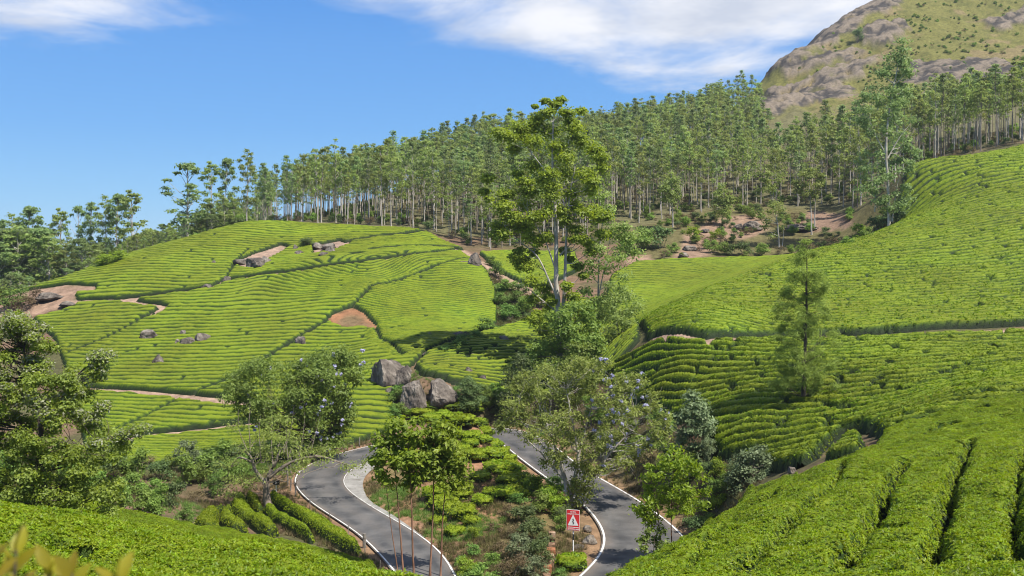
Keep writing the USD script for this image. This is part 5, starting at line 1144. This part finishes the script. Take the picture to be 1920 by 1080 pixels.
# shrubs: (column, row of foot, kind, width in pixels, where)
SH = [('brush in the hollow behind the near left tea', 'shrubs of the left hollow', 55, [(255, 905, TALLB, 60), (300, 900, DARK, 50), (345, 915, TALLB, 60), (380, 905, GREEN, 54), (410, 890, TALLB, 64), (285, 935, GREEN, 50), (325, 950, DARK, 54), (365, 945, DRY, 40), (240, 930, GREEN, 60), (215, 900, DARK, 60), (395, 930, WEED, 50), (430, 905, GREEN, 50), (260, 962, GREEN, 60), (300, 975, TALLB, 56), (345, 982, WEED, 40), (225, 965, TALLB, 60), (190, 955, GREEN, 70), (440, 880, DARK, 56), (350, 885, BLUE, 50), (180, 890, GREEN, 70), (150, 930, TALLB, 80), (120, 900, GREEN, 80), (60, 940, TALLB, 90), (20, 920, GREEN, 90), (205, 870, TALLB, 60), (275, 880, DRY, 40), (320, 880, GREEN, 44), (405, 870, WEED, 44), (370, 875, DARK, 44)]),
      ('rough shrub on the bank between the road and the right tea slope', 'shrubs of the right bank', 58, [(1150, 850, DARK, 60), (1185, 865, GREEN, 56), (1215, 880, DRY, 50), (1290, 900, TALLB, 50), (1330, 905, DARK, 44), (1345, 930, WEED, 44), (1300, 945, DRY, 46), (1320, 975, DARK, 50), (1365, 920, GREEN, 40), (1275, 925, DARK, 50), (1330, 870, BLUE, 40), (1225, 850, GREEN, 60), (1180, 830, TALLB, 60), (1260, 870, DARK, 50), (1320, 845, DRY, 40), (1140, 800, GREEN, 60), (1195, 800, DARK, 60), (1240, 800, GREEN, 50), (1110, 800, TALLB, 60), (1345, 960, FRESH, 40), (1330, 990, GREEN, 40), (1300, 1005, DARK, 44), (1250, 815, WEED, 40), (1160, 880, DRY, 34), (1350, 895, FRESH, 36), (1380, 905, DARK, 40)]),
      ('tangled shrub in the gully at the foot of the mound', 'shrubs of the gully under the mound', 48, [(985, 985, DARK, 60), (1010, 960, GREEN, 56), (1040, 965, FRESH, 56), (965, 1010, DRY, 46), (1000, 1020, DARK, 60), (975, 1050, BLUE, 50), (940, 1040, DRY, 46), (1010, 1060, DARK, 56), (920, 1065, GREEN, 46), (795, 1062, FRESH, 50), (752, 1075, FRESH, 36), (888, 1010, FRESH, 30), (960, 1080, DRY, 60), (1000, 1090, BLUE, 56), (890, 1045, WEED, 36), (1050, 1000, GREEN, 44), (1000, 925, FRESH, 46), (1035, 930, GREEN, 50), (1020, 900, GREEN, 44), (975, 945, WEED, 36), (930, 1000, DRY, 36), (1055, 980, DARK, 46), (985, 910, WEED, 36), (880, 1080, FRESH, 40), (905, 1100, GREEN, 60), (860, 1060, WEED, 24), (1045, 1085, WEED, 30), (950, 970, DRY, 36), (1000, 880, GREEN, 34), (1040, 915, FRESH, 40)]),
      ('low bush beside the boulders and the path above the bend', 'bushes about the boulders', 90, [(745, 760, WEED, 40), (755, 780, GREEN, 34), (738, 790, WEED, 30), (742, 742, WEED, 30), (900, 765, DARK, 36), (915, 770, GREEN, 40), (930, 760, TALLB, 44), (905, 745, GREEN, 36), (770, 785, FRESH, 24), (735, 775, GREEN, 26), (945, 780, DARK, 40), (850, 745, WEED, 30)]),
      ('bush at the lower edge of the stony clearing', 'bushes of the stony clearing', 120, [(1335, 475, GREEN, 30), (1360, 478, GREEN, 34), (1395, 480, DARK, 34), (1425, 480, GREEN, 34), (1340, 452, FRESH, 24), (1590, 465, GREEN, 30), (1560, 470, DRY, 34), (1630, 450, GREEN, 34), (1520, 478, DRY, 40), (1200, 470, GREEN, 50), (1240, 465, DARK, 50), (1180, 480, TALLB, 46), (1650, 440, DARK, 50), (1610, 445, FRESH, 26), (1680, 425, DARK, 40), (1300, 455, FRESH, 30)]),
      ('bush by the left bare patch of the hill', 'bushes by the left bare patch', 110, [(20, 580, WEED, 60), (60, 572, DRY, 40), (-5, 570, GREEN, 60), (40, 585, DRY, 50), (126, 590, DARK, 16)]),
      ('weedy bush on the floor of the grassy gully', 'weeds of the grassy gully', 100, [(930, 520, WEED, 36), (950, 545, GREEN, 36), (965, 570, WEED, 40), (955, 600, WEED, 44), (985, 590, GREEN, 40), (940, 570, WEED, 36), (915, 625, WEED, 40), (890, 640, WEED, 36), (860, 655, WEED, 34), (830, 668, WEED, 30), (975, 550, DARK, 30), (1000, 610, DARK, 36), (1010, 575, GREEN, 40), (925, 500, WEED, 30)]),
      ('leafy bush beside the fence on the outer side of the left bend', 'bushes outside the left bend', 85, [(460, 890, GREEN, 46), (440, 925, WEED, 36), (540, 880, WEED, 26), (470, 930, GREEN, 30), (415, 945, DARK, 40), (560, 862, GREEN, 30)])]
for lb, gr, dmin, items in SH:
    for i, (px, py, kd, w) in enumerate(items):
        p = at(px, py, dmin)
        if road_dist(p[0], p[1]) < 0.5:
            continue
        kw = {str(DRY.GetPath()): 'brownish dry ', str(DARK.GetPath()): 'dark green ', str(BLUE.GetPath()): 'blue-green ', str(FRESH.GetPath()): 'fresh yellow-green ', str(TALLB.GetPath()): 'tall '}.get(str(kd.GetPath()), 'green ')
        sc = w * p[1] / FPX / 2.1
        copy_of(kd, 'shrub', kw + lb, 'shrub', (p[0], p[1], p[2] - 0.12), rng.uniform(0, 6.28), (sc * rng.uniform(.85, 1.2), sc * rng.uniform(.85, 1.2), sc * rng.uniform(0.75, 1.1)), gr + ', ' + kw.strip())
p = at(575, 466, 120); copy_of(DARK, 'shrub', 'round dark bush standing alone near the crest of the left tea hill', 'shrub', tuple(p - [0, 0, .2]), 1.0, (1.7, 1.6, 1.25), None)
p = at(205, 500, 120); copy_of(FRESH, 'shrub', 'bright green bush at the lower edge of the wood on the left shoulder', 'shrub', tuple(p - [0, 0, .2]), 1.0, (3.0, 2.2, 1.6), None)
p = at(1608, 82, 300); copy_of(DARK, 'shrub', 'small dark tree on the rocky hill by the dark crag', 'tree', tuple(p - [0, 0, .2]), 1.0, (2.6, 2.6, 3.8), None)
# scrub dotted over the rocky hill
MT = np.array([spot(1480, 0, 405)[:2], spot(1700, 0, 385)[:2], spot(1940, 0, 365)[:2], spot(1940, 0, 520)[:2], spot(1750, 0, 560)[:2], spot(1600, 0, 490)[:2], spot(1500, 0, 455)[:2]])
w = scatter_xy(MT, 3800, rng, 0.03, 9)
instances('hill_scrub', 'low scrub dotted over the grassy rocky hill', 'scrub', [GREEN, WEED, DRY, WEED], np.c_[w, ground(w[:, 0], w[:, 1]) - 0.2], rng.uniform(0, 6, len(w)), rng.uniform(0.35, 0.95, len(w)), rng.integers(0, 4, len(w)))

# ------------------------------------------------------------------ grass and litter on the bare banks
def tuft(seed, mat, n=22, h=0.32):
    c = class_prim('tuft'); r = np.random.default_rng(seed)
    a = r.uniform(0, 6.28, n); b = np.stack([np.cos(a), np.sin(a), np.zeros(n)], 1) * r.uniform(0, .12, n)[:, None]; tip = b * 2.6 + np.stack([r.normal(size=n) * .08, r.normal(size=n) * .08, r.uniform(.5, 1.1, n) * h], 1)
    s_ = np.stack([-np.sin(a), np.cos(a), np.zeros(n)], 1) * 0.012
    v = np.stack([b - s_, b + s_, tip], 1).reshape(-1, 3)
    part('blades', (v, np.arange(3 * n).reshape(-1, 3)), mat, c)
    return c


TUFTS = [tuft(800, L_GRASS), tuft(801, L_DRY, 18, 0.26), tuft(802, L_WEED, 26, 0.24)]
ML = np.array([on_road_plane(*q) for q in [(655, 900), (690, 870), (780, 848), (920, 830), (1000, 880), (1090, 950), (1110, 1000), (1080, 1075), (1000, 1160), (900, 1160), (860, 1070), (760, 985), (690, 940)]])
w = np.vstack([scatter_xy(ML, 14000, rng, -0.06, 21), scatter_xy(line_poly(EDGE_O, 9.0), 16000, rng, -0.02, 22), scatter_xy(np.array([spot(860, 0, 106)[:2], spot(1280, 0, 72)[:2], spot(1400, 0, 66)[:2], spot(1340, 0, 82)[:2], spot(1200, 0, 100)[:2], spot(1000, 0, 118)[:2], spot(740, 0, 118)[:2], spot(700, 0, 108)[:2]]), 9000, rng, -0.02, 23),
               scatter_xy(np.array([spot(-50, 0, 60)[:2], spot(440, 0, 68)[:2], spot(690, 0, 62)[:2], spot(560, 0, 92)[:2], spot(430, 0, 97)[:2], spot(-50, 0, 98)[:2]]), 14000, rng, -0.05, 24), scatter_xy(world_poly(COVER[6][0], 100), 9000, rng)])
w = w[road_dist(w[:, 0], w[:, 1]) > 0.25]
kk = np.where(fb(w[:, 0], w[:, 1], 4, 2, 31) > 0.11, 2, rng.integers(0, 2, len(w)))
instances('dry_grass', 'dry and green grass tufts on the cut banks and verges', 'grass', TUFTS, np.c_[w, ground(w[:, 0], w[:, 1]) - 0.02], rng.uniform(0, 6, len(w)), rng.uniform(0.6, 1.7, len(w)), kk)

# ------------------------------------------------------------------ road furniture
M_RED = plain_mat('sign_red', (0.62, 0.035, 0.04), 0.45); M_SW = plain_mat('sign_white', (0.75, 0.75, 0.73), 0.5); M_BLK = plain_mat('black_paint', (0.02, 0.022, 0.025), 0.5); M_STEEL = plain_mat('grey_steel', (0.3, 0.3, 0.3), 0.5)
M_POST = noisy_mat('weathered_post', [(0.3, (0.084, 0.070, 0.059)), (0.7, (0.252, 0.231, 0.203))], 5.0, 4.0, 0.9, 0.3, 0.01)
M_BRICK = noisy_mat('old_masonry', [(0.3, (0.091, 0.059, 0.042)), (0.5, (0.224, 0.133, 0.081)), (0.72, (0.322, 0.252, 0.189))], 3.0, 6.0, 0.95, 0.7, 0.04)
M_BRICK2 = noisy_mat('red_masonry', [(0.3, (0.140, 0.056, 0.028)), (0.7, (0.322, 0.140, 0.070))], 3.5, 6.0, 0.95, 0.7, 0.04)


def boxm(c, s):
    m = trimesh.creation.box(s); return np.array(m.vertices) + c, np.array(m.faces)


def facing(v, f):                      # a drawing in x (right) and y (up) stood upright, facing the camera side
    return np.stack([v[:, 0], -v[:, 2], v[:, 1]], 1), f


p = at(1075, 1037, 50); p[0] = (1075 - 960) / FPX * p[1]
k = p[1] / FPX; PW, PH = 25.5 * k, 39 * k
sg = thing('road_sign', 'red and white warning sign with a winding road triangle on a banded post', 'road sign', p, math.radians(-14))
z0 = 42 * k
cyl = lambda z1, z2, r: (lambda m: (np.array(m.vertices) + [0, 0, (z1 + z2) / 2], np.array(m.faces)))(trimesh.creation.cylinder(r, z2 - z1, sections=12))
part('post', cyl(-0.3, z0 + PH * 0.8, 0.045), M_SW, sg, 30)
part('black_band', cyl(z0 - 0.62, z0 - 0.24, 0.048), M_BLK, sg, 30)
part('panel', boxm(np.array([0, -0.07, z0 + PH / 2]), (PW, 0.025, PH)), M_SW, sg)
part('red_face', boxm(np.array([0, -0.086, z0 + PH / 2]), (PW * 0.94, 0.008, PH * 0.96)), M_RED, sg)
from shapely.geometry import Polygon, LineString
tp = Polygon([(-PW * .35, 0), (PW * .35, 0), (0, PH * .46)]).buffer(0.03)
ex = lambda poly, d: (lambda m: (np.array(m.vertices), np.array(m.faces)))(trimesh.creation.extrude_polygon(poly, d, engine='earcut'))
lift = lambda vf, x, y, z: (facing(*vf)[0] + [x, y, z], vf[1])
part('white_triangle', lift(ex(tp, 0.006), 0, -0.091, z0 + PH * .265), M_SW, sg)
arrow = LineString([(0.0, 0.05), (0.045, 0.12), (-0.035, 0.2), (0.03, 0.27), (0.0, 0.34)]).buffer(0.028).union(Polygon([(-0.06, .32), (.06, .32), (0, .42)]))
part('winding_arrow', lift(ex(arrow, 0.005), 0, -0.097, z0 + PH * .28), M_BLK, sg)


def words(txt, h, x, z, mat, holder, y=-0.091, wide=None):
    m = meshkit.text_mesh(txt, h, 0.005, True); v, f = np.array(m.vertices), np.array(m.faces); v[:, 0] -= (v[:, 0].min() + v[:, 0].max()) / 2
    if wide:
        v[:, 0] *= wide / np.ptp(v[:, 0])
    part('lettering', lift((v, f), x, y, z), mat, holder)


words('Go Slow', PH * .062, 0, z0 + PH * .87, M_SW, sg, wide=PW * .42); words('Dangerous Curve', PH * .055, 0, z0 + PH * .775, M_SW, sg, wide=PW * .82)
r_ = np.random.default_rng(3)
for row in (0.155, 0.07):               # two lines of small script, too small to read
    ms, x = [], -PW * .4
    while x < PW * .4:
        w_ = r_.uniform(.02, .05); ms.append(boxm(np.array([x + w_ / 2, -0.092, z0 + PH * row + r_.normal() * .004]), (w_, .005, PH * r_.uniform(.03, .05)))); x += w_ + r_.uniform(.008, .02)
    part('small_script', join(ms), M_SW, sg)

p = at(518, 932, 60); k = p[1] / FPX
cs = thing('marker_sign', 'small black bend marker on a white post beside the pollarded tree', 'road sign', p, math.radians(10))
part('post', boxm(np.array([0, 0, 0.35]), (0.09, 0.06, 1.3)), M_SW, cs); part('panel', boxm(np.array([0, -0.05, 1.12]), (0.52, 0.03, 0.36)), M_BLK, cs)
part('chevron', lift(ex(Polygon([(-.16, -.1), (-.06, -.1), (.08, 0), (-.06, .1), (-.16, .1), (-.02, 0)]), .005), 0.0, -0.067, 1.12), M_SW, cs)

# fence posts round the outside of the left limb
nrm = EDGE_O - EDGE_I; nrm /= np.linalg.norm(nrm, axis=1, keepdims=True)
OUT = EDGE_O + nrm * 0.95
s_ = np.r_[0, np.cumsum(np.linalg.norm(np.diff(OUT, axis=0), axis=1))]
tops = []
for i, u in enumerate(np.arange(0, s_[-1], 2.1)):
    x, y = np.interp(u, s_, OUT[:, 0]), np.interp(u, s_, OUT[:, 1]); px = 960 + x / y * FPX
    if px > 740 or y < 58:
        continue
    z = float(ground(x, y)); h = 1.05 + 0.12 * math.sin(i * 2.3)
    thick = 0.06 if y > 78 else 0.022
    if y <= 78 and i % 2:
        continue
    h *= 1.0 if y > 78 else 0.8
    ps = cyl(-0.2, h, thick); ps[0][:, 0] += ps[0][:, 2] * 0.05 * math.sin(i * 5.1)
    o = part('fence_post', (ps[0] + [x, y, z], ps[1]), M_POST, None, 30)
    near_h = y < 78
    say(o, 'thin leaning fence post between the clipped hedge and the near part of the left road' if near_h else 'grey fence post along the outside of the far part of the left bend', 'fence post', 'fence posts by the clipped hedge' if near_h else 'fence posts outside the far bend')
p = at(683, 1028, 50)
o = part('stake', (lambda c: (c[0] * [1.6, 1.2, 1] + p, c[1]))(cyl(-0.2, 0.95, 0.07)), M_POST, None, 30); say(o, 'short grey weathered stake at the near end of the longest clipped hedge', 'stake')

# ruined masonry parapet in the gully by the sign
pw = thing('ruined_parapet', 'stepped row of weathered masonry blocks left of the road sign', 'wall', (0, 0, 0))
for i, (px, py, w, h) in enumerate([(1035, 1022, 13, 27), (1034, 1031, 15, 13), (1033, 1041, 17, 14), (1031, 1052, 17, 13), (1030, 1063, 17, 14), (1027, 1077, 16, 18), (1025, 1092, 16, 16)]):
    q = at(px, py, 45); k = q[1] / FPX
    v, f = boxm(np.zeros(3), (w * k, 0.55, h * k)); m = trimesh.Trimesh(v, f).subdivide().subdivide().subdivide(); v = np.array(m.vertices)
    v = v * (1 - 0.10 * (np.abs(v / [w * k / 2, 0.275, h * k / 2]) ** 4).sum(1, keepdims=True) / 3) + 0.05 * np.stack([meshkit.fbm(v * 4 + i + 10 * a, 2) - .5 for a in range(3)], 1)
    part('block', (v + q + [0, 0, h * k * 0.42], np.array(m.faces)), M_BRICK2 if i in (2, 5) else M_BRICK, pw, 40)
# low kerb wall on the far side of the road behind the mound
kb = smooth_line([on_road_plane(*q) for q in [(885, 798), (930, 797), (985, 801), (1020, 815)]], 30)
n_ = len(kb)
top = np.c_[kb, np.full(n_, .38)]; bot = np.c_[kb, np.full(n_, -.2)]; top2 = np.c_[kb + [0, .35], np.full(n_, .38)]; bot2 = np.c_[kb + [0, .35], np.full(n_, -.2)]
ring = np.stack([bot, top, top2, bot2], 1).reshape(-1, 3)
say(part('kerb_wall', (ring, quads(grid_faces(n_, 4))), M_CONC, None), 'low pale kerb wall on the far side of the road behind the mound', 'wall')

# ------------------------------------------------------------------ out-of-focus plant close to the camera at the lower left
M_NEARLEAF = foliage_mat('yellow_leaf', (0.204, 0.184, 0.014), (0.340, 0.286, 0.031), 0.45, 0.4, 0.4, 6.0)
npnt = thing('near_plant', 'out-of-focus yellow-green shrub close to the camera at the lower left corner', 'plant', (0, 0, 0))
rng = np.random.default_rng(19)


def big_leaf(base, tip, width, nrm):
    base, tip = np.asarray(base), np.asarray(tip); d = tip - base; L = np.linalg.norm(d); d = d / L
    s_ = np.cross(d, nrm); s_ /= np.linalg.norm(s_); u = np.cross(s_, d)
    t = np.linspace(0, 1, 9); w = width * np.sin(np.pi * t ** 0.8) ** 0.8 / 2; c = base + d * (t * L)[:, None] - u * (0.12 * L * t ** 2)[:, None]
    v = np.stack([c - s_ * w[:, None] + u * w[:, None] * .3, c, c + s_ * w[:, None] + u * w[:, None] * .3], 1).reshape(-1, 3)
    return v, quads(grid_faces(9, 3))


D0 = 2.6
near = lambda px, py, dd=0.0: np.array([(px - 960) / FPX * (D0 + dd), D0 + dd, EYE + (HZ - py) / FPX * (D0 + dd)])
for (bx, by, tops_) in [(18, 1130, (30, 1030)), (140, 1160, (135, 1075)), (225, 1170, (222, 1082)), (85, 1150, (92, 1065)), (-15, 1130, (-12, 1045))]:
    dd = rng.uniform(-.1, .2); a, b = near(bx, by + 160, dd), near(*tops_, dd)
    st_ = part('stem', tube(np.linspace(a, b, 5), [0.006, 0.005, 0.005, 0.004, 0.003], 6), M_BARK_DARK, npnt, True)
    for j in range(14):
        f_ = 1 - 0.05 * j; base = a * (1 - f_) + b * f_; an = j * 2.4 + bx; el = 1.1 - 0.075 * j
        d = np.array([math.cos(an) * math.cos(el), math.sin(an) * math.cos(el), math.sin(el)]); L = rng.uniform(0.06, 0.095)
        part('leaf', big_leaf(base, base + d * L, L * 0.48, np.array([0, -0.4, 1.0]) + rng.normal(size=3) * 0.2), M_NEARLEAF, npnt, True)


# ------------------------------------------------------------------ thin mountain air
M_HAZE = usdkit.material(stage, '/World/Looks/air', {'v': ('principled_volume', {'color': (0.84, 0.88, 0.94), 'density': 0.00011, 'anisotropy': 0.3})}, [], volume='v.volume')
say(part('haze', boxm(np.array([100.0, 520.0, 122.0]), (2000.0, 1300.0, 286.0)), M_HAZE, None), 'thin pale haze softening the far forest and hill', None, None, 'stuff')
